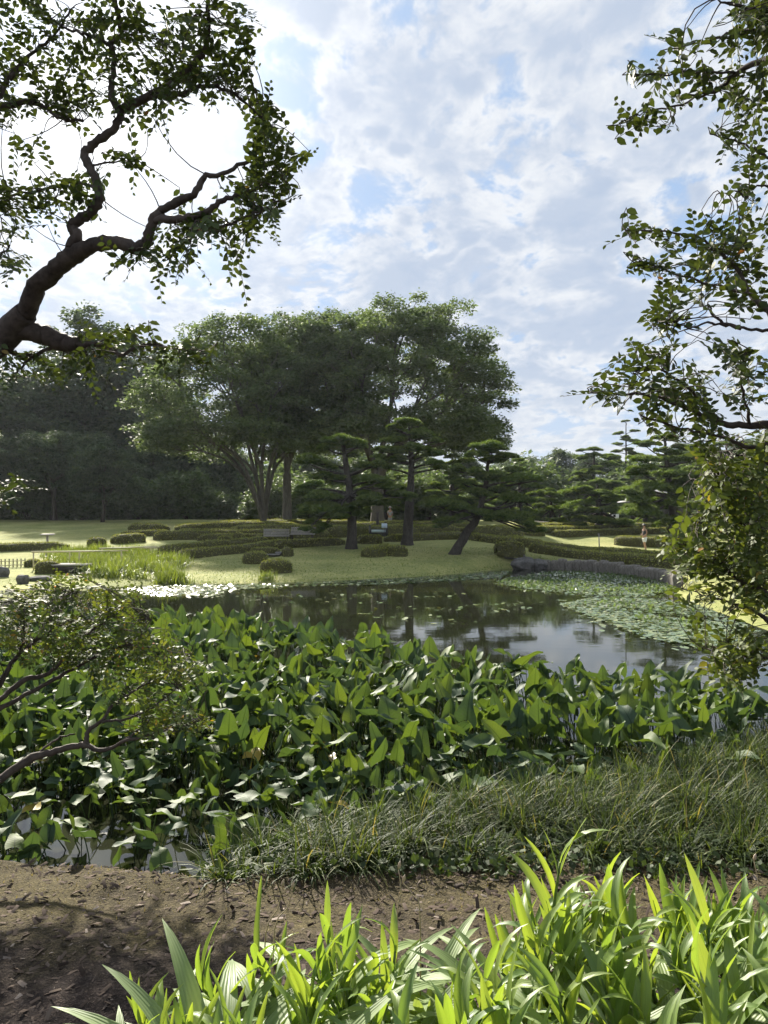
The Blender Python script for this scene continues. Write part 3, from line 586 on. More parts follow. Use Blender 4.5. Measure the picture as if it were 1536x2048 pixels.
def pine(label, trunk, Y, pads, rad, depth=1.3, group=None, extra=0, seed=0, padz=1.0):
    """trunk: pixels from the root up; pads: (x, y, half width) in pixels, y at the pad's underside centre"""
    rg = np.random.default_rng(seed); tp = [P(x, y, Y) for x, y in trunk]; b_ = tp[0].copy(); b_[2] = gz(b_[0], b_[1]); t = thing('pine_tree', label, 'pine tree', tuple(b_), group)
    tp = np.array(tp) - b_; tp[0][2] = -0.25; C = smooth_path(tp, 24); rr = np.linspace(1, 0.22, 24) * rad; rr[0] *= 1.45; rr[1] *= 1.15
    mb = MB(); mb.tube(C + rg.normal(0, rad * 0.05, C.shape), rr, 9, False); mb.obj('trunk', M_pbark, t, True)
    pl = list(pads)
    for q in range(extra):
        x, y, h_ = pads[rg.integers(len(pads))]; pl.append((x + rg.normal(0, h_ * 0.5), y + rg.normal(0, 9), h_ * rg.uniform(0.5, 0.8)))
    for q, (x, y, hw) in enumerate(pl):
        dy = rg.normal(0, depth * 0.6) if q >= len(pads) else rg.uniform(-depth, depth * 0.4)
        p = P(x, y, Y + dy) - b_; s = hw / F * Y * 1.12
        z0 = p[2] - abs(p[0] - np.interp(p[2], C[:, 2], C[:, 0])) * 0.22
        k = int(np.argmin(np.abs(C[:, 2] - z0) + 0.25 * np.linalg.norm(C[:, :2] - p[:2], axis=1))); k = max(9, min(k, 22)); a = C[k]
        mid = a + (p - a) * 0.5 + np.array([0, 0, rg.uniform(-0.22, 0.05) * s + 0.06]) + rg.normal(0, 0.07 * s, 3)
        bp = smooth_path([a, mid, p + np.array([0, 0, 0.02])], 8); r0 = min(rr[k] * 0.55, 0.05 + 0.05 * s)
        mb = MB(); mb.tube(bp, np.linspace(r0, 0.025, 8), 5, False); mb.obj('branch', M_pbark, t, True)
        o = obj('needle_pad', PADS[(q + seed) % 7], t, tuple(p)); o.scale = (s, s * rg.uniform(0.75, 1.0), s * padz * rg.uniform(0.62, 0.85) * (1.2 if s < 0.8 else 1.0)); o.rotation_euler = (rg.normal(0, 0.08), rg.normal(0, 0.09), rg.random() * 6.28)
    return t
pg = None
pine('upright trained pine with stacked flat pads beside the benches', [(703,1090),(704,1040),(699,985),(692,930),(686,890),(680,880)], 40.2,
     [(682,887,46),(655,898,22),(718,894,20),(640,930,40),(612,926,26),(735,938,36),(756,932,24),(700,912,22),(690,968,44),(620,978,32),(650,958,36),(742,964,34),(770,978,28),(640,1000,44),(605,990,26),(735,998,34),(720,1014,34),(790,992,32),(810,996,22),(640,1024,42),(610,1020,24),(690,1026,40),(725,1032,24),(672,1036,26),(785,1010,24),(756,1010,30),(628,1048,22),(612,1062,18),(648,1058,20),(636,1066,16)], 0.30, seed=1, extra=4)
pine('tall pine with bare straight trunk and a rounded crown high above the lawn', [(815,1087),(817,1040),(820,990),(823,940),(822,890),(818,855)], 42.0,
     [(818,850,28),(790,862,20),(838,864,22),(812,872,34),(850,876,32),(872,884,20),(786,884,24),(766,904,26),(800,908,34),(842,904,34),(870,912,26),(756,916,18),(790,922,26),(866,930,22),(884,938,18),(776,938,20)], 0.33, seed=2, extra=3)
pine('low pine leaning far over on its slanting dark trunk', [(905,1100),(930,1070),(952,1040),(963,1010),(972,970),(976,935),(978,905)], 38.4,
     [(978,902,40),(950,914,26),(1010,916,26),(985,925,30),(915,944,26),(1030,945,24),(970,958,40),(1040,962,40),(1078,962,24),(925,968,24),(955,992,34),(1000,985,28),(890,1012,32),(868,1010,20),(915,1020,26),(930,1038,40),(965,1032,36),(900,1046,30),(885,1056,20),(1010,1032,30),(1035,1040,26),(1055,1052,26),(1068,1064,24),(1045,1062,18),(985,1042,24),(1020,1000,26),(1050,1005,24)], 0.27, seed=3, extra=4)
def autopine(label, x, yb, yt, hw, Y, seed, rad=0.25, layers=6, dome=0.6, tilt=0):
    rg = np.random.default_rng(seed); pads = []; b_ = gpY(x, Y); yb = HY + (H - b_[2]) / Y * F
    for q in range(layers):
        f = q / (layers - 1); y = yt + 8 + (yb - yt) * 0.78 * f; wd = hw * (dome + (1 - dome) * f) * rg.uniform(0.8, 1.05)
        for k in range(3 if q else 1):
            pads.append((x + tilt * (1 - f) + (0 if not q else (-0.72, 0.05, 0.72)[k] * wd * rg.uniform(0.8, 1.1)), y + rg.normal(0, 5), wd * rg.uniform(0.42, 0.58)))
    return pine(label, [(x, yb), (x + rg.normal(0, 4), (yb * 2 + yt) / 3), (x + tilt * 0.6, (yb + yt * 2) / 3), (x + tilt, yt + 8)], Y, pads, rad, 1.6, 'far garden pines', 4, seed)
autopine('small far pine with a thin dark trunk standing on the hedge bank', 1100, 1048, 966, 42, 66, 21, 0.22, 5)
autopine('umbrella-shaped pine with a bright domed top behind the white sign', 1195, 1050, 964, 62, 64, 22, 0.40, 5, 0.75)
autopine('large dark pine with a stout trunk standing near the walking man', 1344, 1068, 872, 112, 58, 23, 0.42, 8, 0.55, -15)
autopine('far pine with layered pads rising behind the umbrella-shaped pine', 1188, 1045, 892, 66, 82, 24, 0.3, 7)
autopine('spiky slender pine, the tallest of the far ones', 1252, 1040, 836, 46, 100, 25, 0.22, 9, 0.5)
autopine('pine in the second row behind the leaning pine', 1040, 1045, 930, 58, 72, 26, 0.3, 6)
autopine('dark pine in shade behind the tall bare-trunked pine', 905, 1045, 905, 66, 66, 27, 0.3, 7)
autopine('low dark pine between the white sign and the tea house', 1292, 1048, 990, 62, 70, 28, 0.3, 4, 0.8)
autopine('dark pine behind the upright trained pine', 770, 1045, 935, 62, 68, 29, 0.3, 6)
autopine('pine next to the tea house roof', 1440, 1045, 880, 80, 74, 30, 0.35, 7)

# ------------------------------------------------------------------ stone wall, rocks, garden furniture
def rock_mesh(name, seed, sub=3, flat=1.0, mat=None, amp=0.22, box=0.8):
    import bmesh
    bm = bmesh.new(); bmesh.ops.create_icosphere(bm, subdivisions=sub, radius=0.5)
    for v in bm.verts:
        p = np.array(v.co); q = nrm(p); k = 1 + amp * vnoise(q[None], 2.6, seed)[0] + amp * 0.5 * vnoise(q[None], 6.0, seed + 5)[0]
        p = np.sign(p) * np.abs(p * 2) ** box / 2 * k; p[2] *= flat; v.co = p
    me = bpy.data.meshes.new(name); bm.to_mesh(me); bm.free(); me.materials.append(mat or M_stone); return me
wt = thing('stone_wall', 'low wall of upright grey stones holding the pond bank below the hedge', 'wall', (9.5, 31, 0))
STN = [rock_mesh('stone', 300 + q, 3, 1.0, M_wstone, 0.10, 0.42) for q in range(8)]
wp = smooth_path([(7.9,37.05),(8.7,36.6),(9.98,34.95),(10.56,31.5),(10.82,28.2),(10.3,26.0)], 400); seg = np.r_[0, np.cumsum(np.linalg.norm(np.diff(wp, axis=0), axis=1))]
s = 0.0; q = 0
while s < seg[-1]:
    w_ = random.uniform(0.30, 0.62); px = np.interp(s + w_ / 2, seg, wp[:, 0]); py = np.interp(s + w_ / 2, seg, wp[:, 1]); e = np.interp(s + w_ / 2 + 0.1, seg, wp[:, 0]) - px, np.interp(s + w_ / 2 + 0.1, seg, wp[:, 1]) - py
    h_ = random.uniform(0.58, 0.74); o = obj('stone', STN[q % 8], wt, (px - 9.5, py - 31, h_ / 2 - 0.14)); o.scale = (w_ * 0.94, 0.36, h_ * 0.9); o.rotation_euler = (random.uniform(-.05, .05), random.uniform(-.06, .06), math.atan2(e[1], e[0])); s += w_; q += 1
def rock(label, c, size, seed, rz=0, sink=0.2, name='rock'):
    o = obj(name, rock_mesh(name, seed, 3)); o.location = (c[0], c[1], c[2] + size[2] * (0.5 - sink)); o.scale = size; o.rotation_euler = (0, 0, rz); return tag(o, label, 'rock')
rock('flat grey boulder in front of the large domed shrub', gp(1027, 1118), (1.25, 0.8, 0.30), 320, 0.1, 0.15)
rock('dark rounded boulder at the corner where the stone wall meets the lawn', (6.95, 36.7, 0.0), (1.25, 0.9, 0.75), 321, 0.2, 0.2)
rock('broad dark boulder at the water beside the start of the stone wall', (7.75, 36.9, 0), (0.95, 0.8, 0.62), 322, 0.8, 0.2)
rock('upright dark rock on the grassy bank by the bamboo fence', gp(4, 1154), (0.5, 0.42, 0.5), 323, 0.3)
rock('small dark rock above the orange-tipped shrub', gp(46, 1168), (0.42, 0.36, 0.42), 324, 0.9)
rock('long flat dark stone lying on the bank below the bright domed shrub', gp(82, 1162), (0.95, 0.4, 0.22), 325, 0.05)
for q, (x, y, sx_) in enumerate([(520, 1112, 0.85), (546, 1113, 0.9), (562, 1109, 0.7), (504, 1112, 0.6)]):
    o = rock('flat stepping stone beside the low hedge fringe', gp(x, y), (sx_, 0.55, 0.16), 330 + q, q, 0.1, 'stepping_stone'); o['group'] = 'stepping stones by the lawn'; o['category'] = 'stepping stone'
def bench(label, x, y, rz):
    c = gp(x, y); t = thing('park_bench', label, 'bench', tuple(c), None, rz)
    for q in range(5):
        mb = MB(); mb.box((0, 0.22 + 0.045 * q, 0.47 + 0.085 * q), (1.5, 0.025, 0.065), M=rotx(0)); mb.obj('back_slat', M_bench, t)
    for q in range(4):
        mb = MB(); mb.box((0, -0.22 + 0.115 * q, 0.42), (1.5, 0.09, 0.03)); mb.obj('seat_slat', M_bench, t)
    for sx_ in (-0.62, 0.62):
        for sy in (-0.2, 0.18):
            mb = MB(); mb.box((sx_, sy, 0.20), (0.07, 0.07, 0.43)); mb.obj('leg', M_dark, t)
        mb = MB(); mb.tube([(sx_, 0.2, 0.3), (sx_, 0.30, 0.5), (sx_, 0.44, 0.86)], 0.025, 6); mb.obj('back_support', M_dark, t)
    return t
bench('weathered slatted bench nearer the pair of small round shrubs', 553, 1087, R(8))
bench('weathered slatted bench nearer the upright pine', 604, 1083, R(-6))
c = gp(757, 1079); t = thing('notice_board', 'low black notice board with a pale panel behind the hedge', 'sign', tuple(c))
for sx_ in (-0.52, 0.52): mb = MB(); mb.box((sx_, 0, 0.40), (0.12, 0.1, 0.95)); mb.obj('post', M_black, t)
mb = MB(); mb.box((0, 0.0, 0.42), (0.92, 0.06, 0.42)); mb.obj('board', M_black, t)
mb = MB(); mb.box((0, -0.045, 0.52), (0.86, 0.02, 0.16)); mb.obj('panel', plain('pale_panel', (0.45, 0.55, 0.56)), t)
t = thing('small_sign', 'small square white sign on a thin stake at the notice board', 'sign', (c[0] + 0.36, c[1] - 0.12, c[2]))
mb = MB(); mb.box((0, 0, 0.35), (0.03, 0.03, 0.9)); mb.obj('stake', M_black, t); mb = MB(); mb.box((0, -0.03, 0.84), (0.34, 0.02, 0.28)); mb.obj('panel', plain('pale_blue_panel', (0.62, 0.74, 0.86)), t)
c = gp(755, 1066); mb = MB(); mb.tube([c + [0, 0, -0.2], c + [0.02, 0, 0.7], c + [0.0, 0, 1.45]], [0.11, 0.10, 0.10], 8); o = mb.obj('timber_post', M_dark); tag(o, 'dark round timber post standing behind the notice board', 'post')
c = gp(1228, 1056); t = thing('white_sign', 'white boxed sign on two short legs on the far hedge bank', 'sign', tuple(c))
for sx_ in (-0.3, 0.3): mb = MB(); mb.box((sx_, 0, 0.5), (0.07, 0.07, 1.2)); mb.obj('leg', M_white, t)
mb = MB(); mb.box((0, 0, 1.05), (0.85, 0.16, 0.75)); pn = mb.obj('panel', M_white, t); mb = MB(); mb.box((0.02, -0.09, 1.12), (0.22, 0.02, 0.22)); mb.obj('picture', M_black, pn)
mb = MB(); mb.box((0, 0, 1.46), (1.0, 0.3, 0.07)); mb.obj('cap', M_white, t)
c = gp(1213, 1056); t = thing('brown_sign', 'long reddish-brown board standing beside the white boxed sign', 'sign', tuple(c))
for sx_ in (-0.5, 0.5): mb = MB(); mb.box((sx_, 0, 0.4), (0.07, 0.07, 1.0)); mb.obj('leg', M_dark, t)
mb = MB(); mb.box((0, -0.05, 0.98), (1.35, 0.05, 0.45)); mb.obj('board', plain('red_brown', (0.30, 0.17, 0.11)), t)
c = gp(1199, 1104); mb = MB(); mb.tube([c + [0, 0, -0.1], c + [-0.02, 0, 0.5], c + [-0.04, 0, 1.15]], [0.04, 0.038, 0.036], 6); mb.box(c + [-0.06, 0, 1.16], (0.09, 0.07, 0.08), 0.6); o = mb.obj('wooden_stake', M_bench); tag(o, 'slim knobbed wooden stake in front of the small lawn', 'stake')
c = gp(95, 1093); t = thing('display_stand', 'pale T-shaped display stand before the dark wood', 'stand', tuple(c)); mb = MB(); mb.box((0, 0, 0.28), (0.10, 0.10, 0.72)); mb.obj('post', M_bench, t); mb = MB(); mb.box((0, 0, 0.66), (0.68, 0.42, 0.05), M=rotx(0.12)); mb.obj('top', M_bench, t)
def rail(label, x0, y0, x1, y1, Y, posts):
    a, b_ = P(x0, y0, Y), P(x1, y1, Y * 1.02); t = thing('bamboo_rail', label, 'railing', (a[0], a[1], gz(a[0], a[1]))); o0 = np.array(t.location)
    mb = MB(); mb.tube([a - o0, (a + b_) / 2 - o0 + [0, 0, -0.01], b_ - o0], [0.035, 0.032, 0.028], 8); mb.obj('rail', M_bamboo, t)
    for f in posts:
        p = a + (b_ - a) * f; mb = MB(); mb.tube([p - o0 + [0, 0, -0.02], np.array([p[0], p[1], min(gz(p[0], p[1]), p[2] - 0.5) - 0.1]) - o0], 0.03, 6); mb.obj('post', M_bamboo, t)
rail('long pale bamboo rail over the reed bed', 63, 1104, 256, 1101, 31.5, (0.02, 0.39, 0.49, 0.93))
rail('short bamboo rail behind the reeds, the one nearer the long rail', 198, 1097, 312, 1093, 36, (0.05, 0.9))
rail('short bamboo rail behind the reeds close to the lawn', 276, 1097, 348, 1093, 37.5, (0.06, 0.7))
c0, c1 = gp(-30, 1137), gp(50, 1134); t = thing('bamboo_fence', 'low dark bamboo fence with short pickets on the far bank', 'fence', tuple(c0)); L = c1 - c0
for f in np.linspace(0, 1, 11): 
    p = L * f; p[2] = gz(*(c0 + L * f)[:2]) - c0[2]; mb = MB(); mb.tube([p + [0, 0, -0.1], p + [0, 0, 0.38]], 0.022, 6); mb.obj('picket', M_dark, t)
for h_ in (0.1, 0.28): mb = MB(); mb.tube([np.array([0, -0.03, h_]), L + [0, -0.03, h_]], 0.018, 6); mb.obj('rail', M_bamboo, t)
c = gp(148, 1146); t = thing('plank_bridge', 'small dark plank bridge between domed shrub and reeds', 'bridge', tuple(c))
for q in range(5): mb = MB(); mb.box((-0.1 + 0.02 * q, -0.45 + 0.23 * q, 0.34), (1.5, 0.21, 0.07)); mb.obj('plank', M_bench, t)
for sx_ in (-0.7, 0.5):
    for sy in (-0.4, 0.4): mb = MB(); mb.box((sx_, sy, 0.05), (0.12, 0.12, 0.5)); mb.obj('post', M_dark, t)
mb = MB(); mb.box((-0.1, -0.5, 0.16), (1.45, 0.06, 0.26)); mb.obj('beam', M_dark, t)
# tea house
c = gpY(1385, 84); t = thing('tea_house', 'dark timber tea house with a shallow grey roof behind the large pine', 'building', tuple(c))
mb = MB(); mb.box((0, 0, 1.2), (12, 6, 2.5)); mb.obj('wall', M_dark, t)
import bmesh
mb = MB(); a = 7.2; b_ = 4.2; mb.add2(np.array([(-a,-b_,2.45),(a,-b_,2.45),(a,b_,2.45),(-a,b_,2.45),(-4,0,4.0),(4,0,4.0),(-a,-b_,2.33),(a,-b_,2.33),(a,b_,2.33),(-a,b_,2.33)]), [[0,1,5,4],[2,3,4,5],[9,8,7,6],[0,6,7,1],[1,7,8,2],[2,8,9,3],[3,9,6,0]], [[1,2,5],[3,0,4]]); rf = mb.obj('roof', M_roof, t)
mb = MB(); mb.tube([(-4.2, 0, 4.05), (4.2, 0, 4.05)], 0.14, 8); mb.obj('ridge', M_roof, rf)
for q in range(6): mb = MB(); mb.box((-5.8 + 2.3 * q, -3.4, 1.15), (0.16, 0.16, 2.5)); mb.obj('post', M_dark, t)
for q in range(4): mb = MB(); mb.box((-4.6 + 2.3 * q, -3.03, 1.35), (1.4, 0.05, 1.3)); wn = mb.obj('window', plain('shoji_paper', (0.16, 0.15, 0.13)) if q == 0 else MATS['shoji_paper'], t)

# ------------------------------------------------------------------ people
M_skin = plain('skin', (0.42, 0.25, 0.17)); M_tank = plain('dark_shirt', (0.03, 0.028, 0.035)); M_short = plain('white_shorts', (0.75, 0.76, 0.78)); M_hair = plain('dark_hair', (0.03, 0.025, 0.02)); M_grey = plain('grey_shirt', (0.30, 0.31, 0.32)); M_hat = plain('pale_hat', (0.60, 0.56, 0.48)); M_shoe = plain('dark_shoes', (0.05, 0.045, 0.045))
def skin_obj(name, joints, edges, mat, parent, root=0):
    me = bpy.data.meshes.new(name); me.from_pydata([j[0] for j in joints], edges, []); me.materials.append(mat)
    o = obj(name, me, parent); md = o.modifiers.new('skin', 'SKIN'); md.use_smooth_shade = True
    for q, j in enumerate(joints): me.skin_vertices[0].data[q].radius = (j[1], j[1] if len(j) < 3 else j[2])
    me.skin_vertices[0].data[root].use_root = True; o.modifiers.new('sub', 'SUBSURF').levels = 2; o.modifiers['sub'].render_levels = 2
    return o
def person(label, loc, rz, top, bottom, hatm, arm_bent=True, sleeves=False):
    t = thing('person', label, 'person', tuple(loc), None, rz)
    J = [((0, 0, .94), .115, .10), ((0, 0, 1.15), .12, .095), ((0, -.01, 1.36), .14, .095), ((0, -.01, 1.46), .055), ((0, -.025, 1.55), .06), ((0, -.03, 1.63), .085, .095), ((0, -.02, 1.71), .07, .08),
         ((.17, 0, 1.41), .055), ((.21, .03, 1.16), .042), ((.16, -.16, 1.02), .033), ((.13, -.22, 1.0), .03), ((-.17, 0, 1.41), .055), ((-.21, .04, 1.16), .042), ((-.18, -.16, 1.03), .033), ((-.15, -.22, 1.02), .03),
         ((.09, 0, .84), .09), ((.10, -.06, .50), .06), ((.10, .0, .28), .055), ((.10, .04, .08), .038), ((.10, -.10, .03), .035),
         ((-.09, 0, .84), .09), ((-.10, .05, .50), .06), ((-.10, .12, .28), .055), ((-.10, .17, .08), .038), ((-.10, .03, .03), .035), ((0, -.12, 1.60), .02)]
    E = [(0,1),(1,2),(2,3),(3,4),(4,5),(5,6),(2,7),(7,8),(8,9),(9,10),(2,11),(11,12),(12,13),(13,14),(0,15),(15,16),(16,17),(17,18),(18,19),(0,20),(20,21),(21,22),(22,23),(23,24),(5,25)]
    skin_obj('body', J, E, M_skin, t)
    JT = [((0, 0, .93), .13, .115), ((0, 0, 1.15), .135, .11), ((0, -.01, 1.36), .155, .11), ((.15, 0, 1.40), .07), ((-.15, 0, 1.40), .07)]; ET = [(0,1),(1,2),(2,3),(2,4)]
    if sleeves: JT += [((.215, .03, 1.2), .055), ((-.215, .04, 1.2), .055)]; ET += [(3,5),(4,6)]
    skin_obj('shirt', JT, ET, top, t)
    skin_obj('shorts', [((0, 0, .95), .13, .115), ((.095, 0, .80), .105), ((.105, -.05, .55), .088), ((-.095, 0, .80), .105), ((-.105, .045, .55), .088)], [(0,1),(1,2),(0,3),(3,4)], bottom, t)
    skin_obj('hair', [((0, .02, 1.64), .09, .09), ((0, .0, 1.73), .085, .09), ((0, -.05, 1.76), .06)], [(0,1),(1,2)], M_hair, t)
    if hatm: mb = MB(); mb.tube([(0, -.02, 1.70), (0, -.02, 1.71), (0, -.02, 1.72), (0, -.01, 1.79), (0, -.01, 1.83)], [.17, .18, .11, .10, .05], 14); mb.obj('hat', hatm, t, True)
    for sx_, dy in ((.10, 0), (-.10, .13)):
        mb = MB(); mb.tube([(sx_, .08 + dy, .05), (sx_, 0 + dy, .055), (sx_, -.12 + dy, .035), (sx_, -.17 + dy, .03)], [.04, .05, .045, .02], 8); mb.obj('shoe', M_shoe, t, True)
    return t
X, Y = (1289 - CX) / F * 49.5, 49.5
person('man in dark sleeveless top and white shorts walking along the hedged path', (X, Y, gz(X, Y)), R(-70), M_tank, M_short, plain('dark_cap', (0.04, 0.035, 0.03)))
X, Y = (780 - CX) / F * 62.5, 62.5
person('far visitor in grey shirt and pale hat, half hidden by the hedge terrace', (X, Y, gz(X, Y) - 0.35), R(10), M_grey, M_grey, M_hat, sleeves=True)
# ------------------------------------------------------------------ reeds, lily pads
def blade(bend, n=5, wid=1.0, tipw=0.05):
    """arching blade in the x-z plane, unit height"""
    t = np.linspace(0, 1, n); a = bend * t; dx = np.cumsum(np.sin(a)) / n; dz = np.cumsum(np.cos(a)) / n; dx -= dx[0]; dz -= dz[0]
    w_ = wid * np.array([0.7 + 0.3 * min(1, q * 3) if q < 0.5 else max(tipw, 1 - (q - 0.5) * 1.9) for q in t])
    V = np.concatenate([np.stack([dx, -w_ / 2, dz], 1), np.stack([dx, w_ / 2, dz], 1)]); i = np.arange(n - 1)
    return V, np.stack([i, i + n, i + n + 1, i + 1], 1)
def blades(pos, hgt, wid, bends, rg, lean=0.25, n=5, az=None):
    """every blade a bent strip; pos (N,3)"""
    mbV = []; mbF = []; rr = []; off = 0; N = len(pos); which = rg.integers(0, len(bends), N)
    for k, bd in enumerate(bends):
        ix = np.nonzero(which == k)[0]
        if not len(ix): continue
        T, FT = blade(bd, n); a = rg.random(len(ix)) * 6.283 if az is None else az[ix] + rg.normal(0, 0.5, len(ix)); ln = np.abs(rg.normal(0, lean, len(ix)))
        up = np.stack([np.cos(a) * np.sin(ln), np.sin(a) * np.sin(ln), np.cos(ln)], 1); hx = np.stack([np.cos(a), np.sin(a), 0 * a], 1)
        y = nrm(np.cross(up, hx)); x = np.cross(y, up); M = np.stack([x, y, up], -1)
        V, Fq = scatter(T, FT, pos[ix], M, np.stack([hgt[ix], wid[ix], hgt[ix]], 1)); mbV.append(V); mbF.append(Fq + off); off += len(V); rr.append(np.repeat(rg.random(len(ix)), len(T)))
    return np.concatenate(mbV), np.concatenate(mbF), np.concatenate(rr)
rg = np.random.default_rng(400)
def in_poly_px(poly, n, rg, z=None):
    """random ground points inside a pixel polygon"""
    poly = np.array(poly, float); W = np.array([gp(x, y)[:2] for x, y in poly]); lo, hi = W.min(0), W.max(0); out = []
    while sum(map(len, out)) < n:
        p = rg.uniform(lo, hi, (n * 2, 2)); ins = np.zeros(len(p), bool)
        for a, b in zip(W, np.roll(W, -1, 0)):
            ins ^= ((a[1] > p[:, 1]) != (b[1] > p[:, 1])) & (p[:, 0] < (b[0] - a[0]) * (p[:, 1] - a[1]) / (b[1] - a[1] + 1e-12) + a[0])
        out.append(p[ins])
    p = np.concatenate(out)[:n]; return np.column_stack([p, np.maximum(ground_z(p[:, 0], p[:, 1]), -0.05)])
def reeds(label, poly, n, h0, h1, wid, rg, name='reed_bed', clump=40):
    c = in_poly_px(poly, max(6, n // clump), rg); k = rg.integers(0, len(c), n); pos = c[k] + np.column_stack([rg.normal(0, 0.16, (n, 2)), np.zeros(n)]); pos[:, 2] = np.maximum(ground_z(pos[:, 0], pos[:, 1]), -0.1)
    hc = rg.uniform(h0, h1, len(c))[k] * rg.uniform(0.6, 1.15, n); V, Fq, rv = blades(pos, hc, np.full(n, wid), [0.15, 0.5, 1.0, 1.6], rg, 0.22, 5)
    o = obj(name, np_mesh(name, V, Fq, M_reed, rv)); tag(o, label, 'reeds'); o['kind'] = 'stuff'; return o
reeds('tall green iris reeds growing thick around the bamboo rails', [(90,1118),(150,1108),(260,1106),(370,1122),(372,1140),(330,1160),(225,1158),(160,1152)], 9000, 0.55, 0.95, 0.03, rg)
reeds('paler reed strip behind the long bamboo rail', [(80,1113),(130,1106),(200,1103),(330,1108),(300,1112),(150,1116)], 3000, 0.4, 0.7, 0.03, rg)
reeds('bright young reeds standing in the water at the lawn corner', [(318,1163),(345,1158),(372,1160),(374,1170),(330,1170)], 900, 0.5, 0.75, 0.03, rg, clump=60)
reeds('small tuft of reeds in the water before the round shrub', [(514,1160),(538,1159),(540,1165),(516,1166)], 160, 0.45, 0.6, 0.025, rg, clump=50)
def grass_edge(n, rg):
    p = rg.uniform((-9, 27), (9, 39), (n * 3, 2)); s_ = pond_sd(p[:, 0], p[:, 1]); p = p[(s_ > -0.02) & (s_ < 0.35)][:n]
    return np.column_stack([p, ground_z(p[:, 0], p[:, 1])])
pos = grass_edge(9000, rg); lw = rg.uniform((-14, 27), (9, 41), (40000, 2)); lw = lw[pond_sd(lw[:, 0], lw[:, 1]) > 0.2][:22000]; pos = np.concatenate([pos, np.column_stack([lw, ground_z(lw[:, 0], lw[:, 1]) - 0.01])]); V, Fq, rv = blades(pos, np.where(np.arange(len(pos)) < 9000, rg.uniform(0.05, 0.13, len(pos)), rg.uniform(0.025, 0.06, len(pos))), np.full(len(pos), 0.03), [0.4, 1.0], rg, 0.4, 3)
o = obj('shore_grass', np_mesh('shore_grass', V, Fq, M_reed, rv)); tag(o, 'short grass blades over the far lawn, longest where it meets the pond', 'grass'); o['kind'] = 'stuff'
# lily pads: disc with a notch, slightly dished
a = np.linspace(0.22, 2 * math.pi - 0.22, 11); LP = np.concatenate([[[0, 0, 0]], np.stack([np.cos(a) * 0.5, np.sin(a) * 0.5, 0.02 + 0.02 * np.sin(a * 3)], 1)]); LPF = np.array([[0, q, q + 1] for q in range(1, 11)])
def carpet(poly, n, rg):
    p = in_poly_px(poly, int(n * 1.5), rg); keep = vnoise(p[:, :2], 1.1, 5) + rg.normal(0, 0.5, len(p)) > -0.35; p = p[keep][:n]; st = rg.random(len(p)) < 0.16; p[st, :2] += rg.normal(0, 0.35, (st.sum(), 2)); s_ = pond_sd(p[:, 0], p[:, 1]); return p[s_ < 0.05]
CP = [([(300,1190),(250,1178),(330,1171),(480,1171),(600,1167),(760,1160),(900,1152),(1015,1142),(1022,1146),(1000,1157),(900,1162),(760,1170),(620,1173),(480,1180),(420,1195)], 4500),
      ([(985,1166),(1060,1150),(1120,1144),(1230,1146),(1330,1162),(1345,1180),(1300,1195),(1180,1192),(1060,1180)], 9000),
      ([(1120,1210),(1180,1198),(1300,1198),(1400,1215),(1480,1245),(1470,1290),(1400,1300),(1290,1275),(1190,1238)], 6500)]
allp = np.concatenate([carpet(p, n, rg) for p, n in CP])
few = in_poly_px([(430,1190),(980,1175),(1080,1215),(900,1250),(560,1230)], 36, rg); 
few = np.concatenate([few[rg.integers(0, len(few), 150)] + np.column_stack([rg.normal(0, 0.3, (150, 2)), np.zeros(150)]), few]); few = few[pond_sd(few[:, 0], few[:, 1]) < -0.3]; allp = np.concatenate([allp, few])
sz = rg.uniform(0.07, 0.17, len(allp)); px = sz / allp[:, 1]; order = np.argsort(-px); big, rest = order[:300], order[300:]
def pad_frames(n): return frames(nrm(np.column_stack([rg.normal(0, 1, (n, 2)), rg.normal(0, 0.03, n)])), nrm(np.array([0, 0, 1.0]) + rg.normal(0, 0.15, (n, 3))))
p = allp[rest].copy(); p[:, 2] = 0.008 + rg.random(len(p)) * 0.02; V, Ft = scatter(LP, LPF, p, pad_frames(len(p)), sz[rest]); rv = np.repeat(rg.random(len(p)), len(LP))
o = obj('lily_carpet', np_mesh('lily_carpet', V, Ft, M_lily, rv)); tag(o, 'carpet of small floating lily pads along the far shore and wall', 'lily pads'); o['kind'] = 'stuff'
lpm = np_mesh('lily_pad', LP, LPF, M_lilyo)
for q in big:
    o = obj('lily_pad', lpm); o.location = (allp[q][0], allp[q][1], 0.012 + rg.random() * 0.02); s_ = sz[q]; o.scale = (s_, s_, s_); o.rotation_euler = (rg.normal(0, .09), rg.normal(0, .09), rg.random() * 6.28); tag(o, 'round floating lily pad on the open pond', 'lily pad', 'lily pads on the pond')
up = carpet(CP[1][0], 1500, rg); up2 = carpet([(1160,1205),(1300,1200),(1420,1230),(1430,1260),(1300,1250)], 160, rg); up = np.concatenate([up, up2]); up[:, 2] = 0.05
N = len(up); V, Fq = scatter(np.array([[0, 0, 0], [.5, -.45, .08], [1, 0, 0], [.5, .45, .08]]), [[0, 1, 2, 3]], up, frames(nrm(rg.normal(0, 1, (N, 3)) * [1, 1, .3] + [0, 0, .7]), nrm(rg.normal(0, 1, (N, 3)))), rg.uniform(.06, .12, N))
o = obj('raised_lily_leaves', np_mesh('raised_lily_leaves', V, Fq, M_under, np.repeat(rg.random(N), 4))); tag(o, 'lily leaves standing up out of the floating carpet before the wall', 'lily leaves'); o['kind'] = 'stuff'

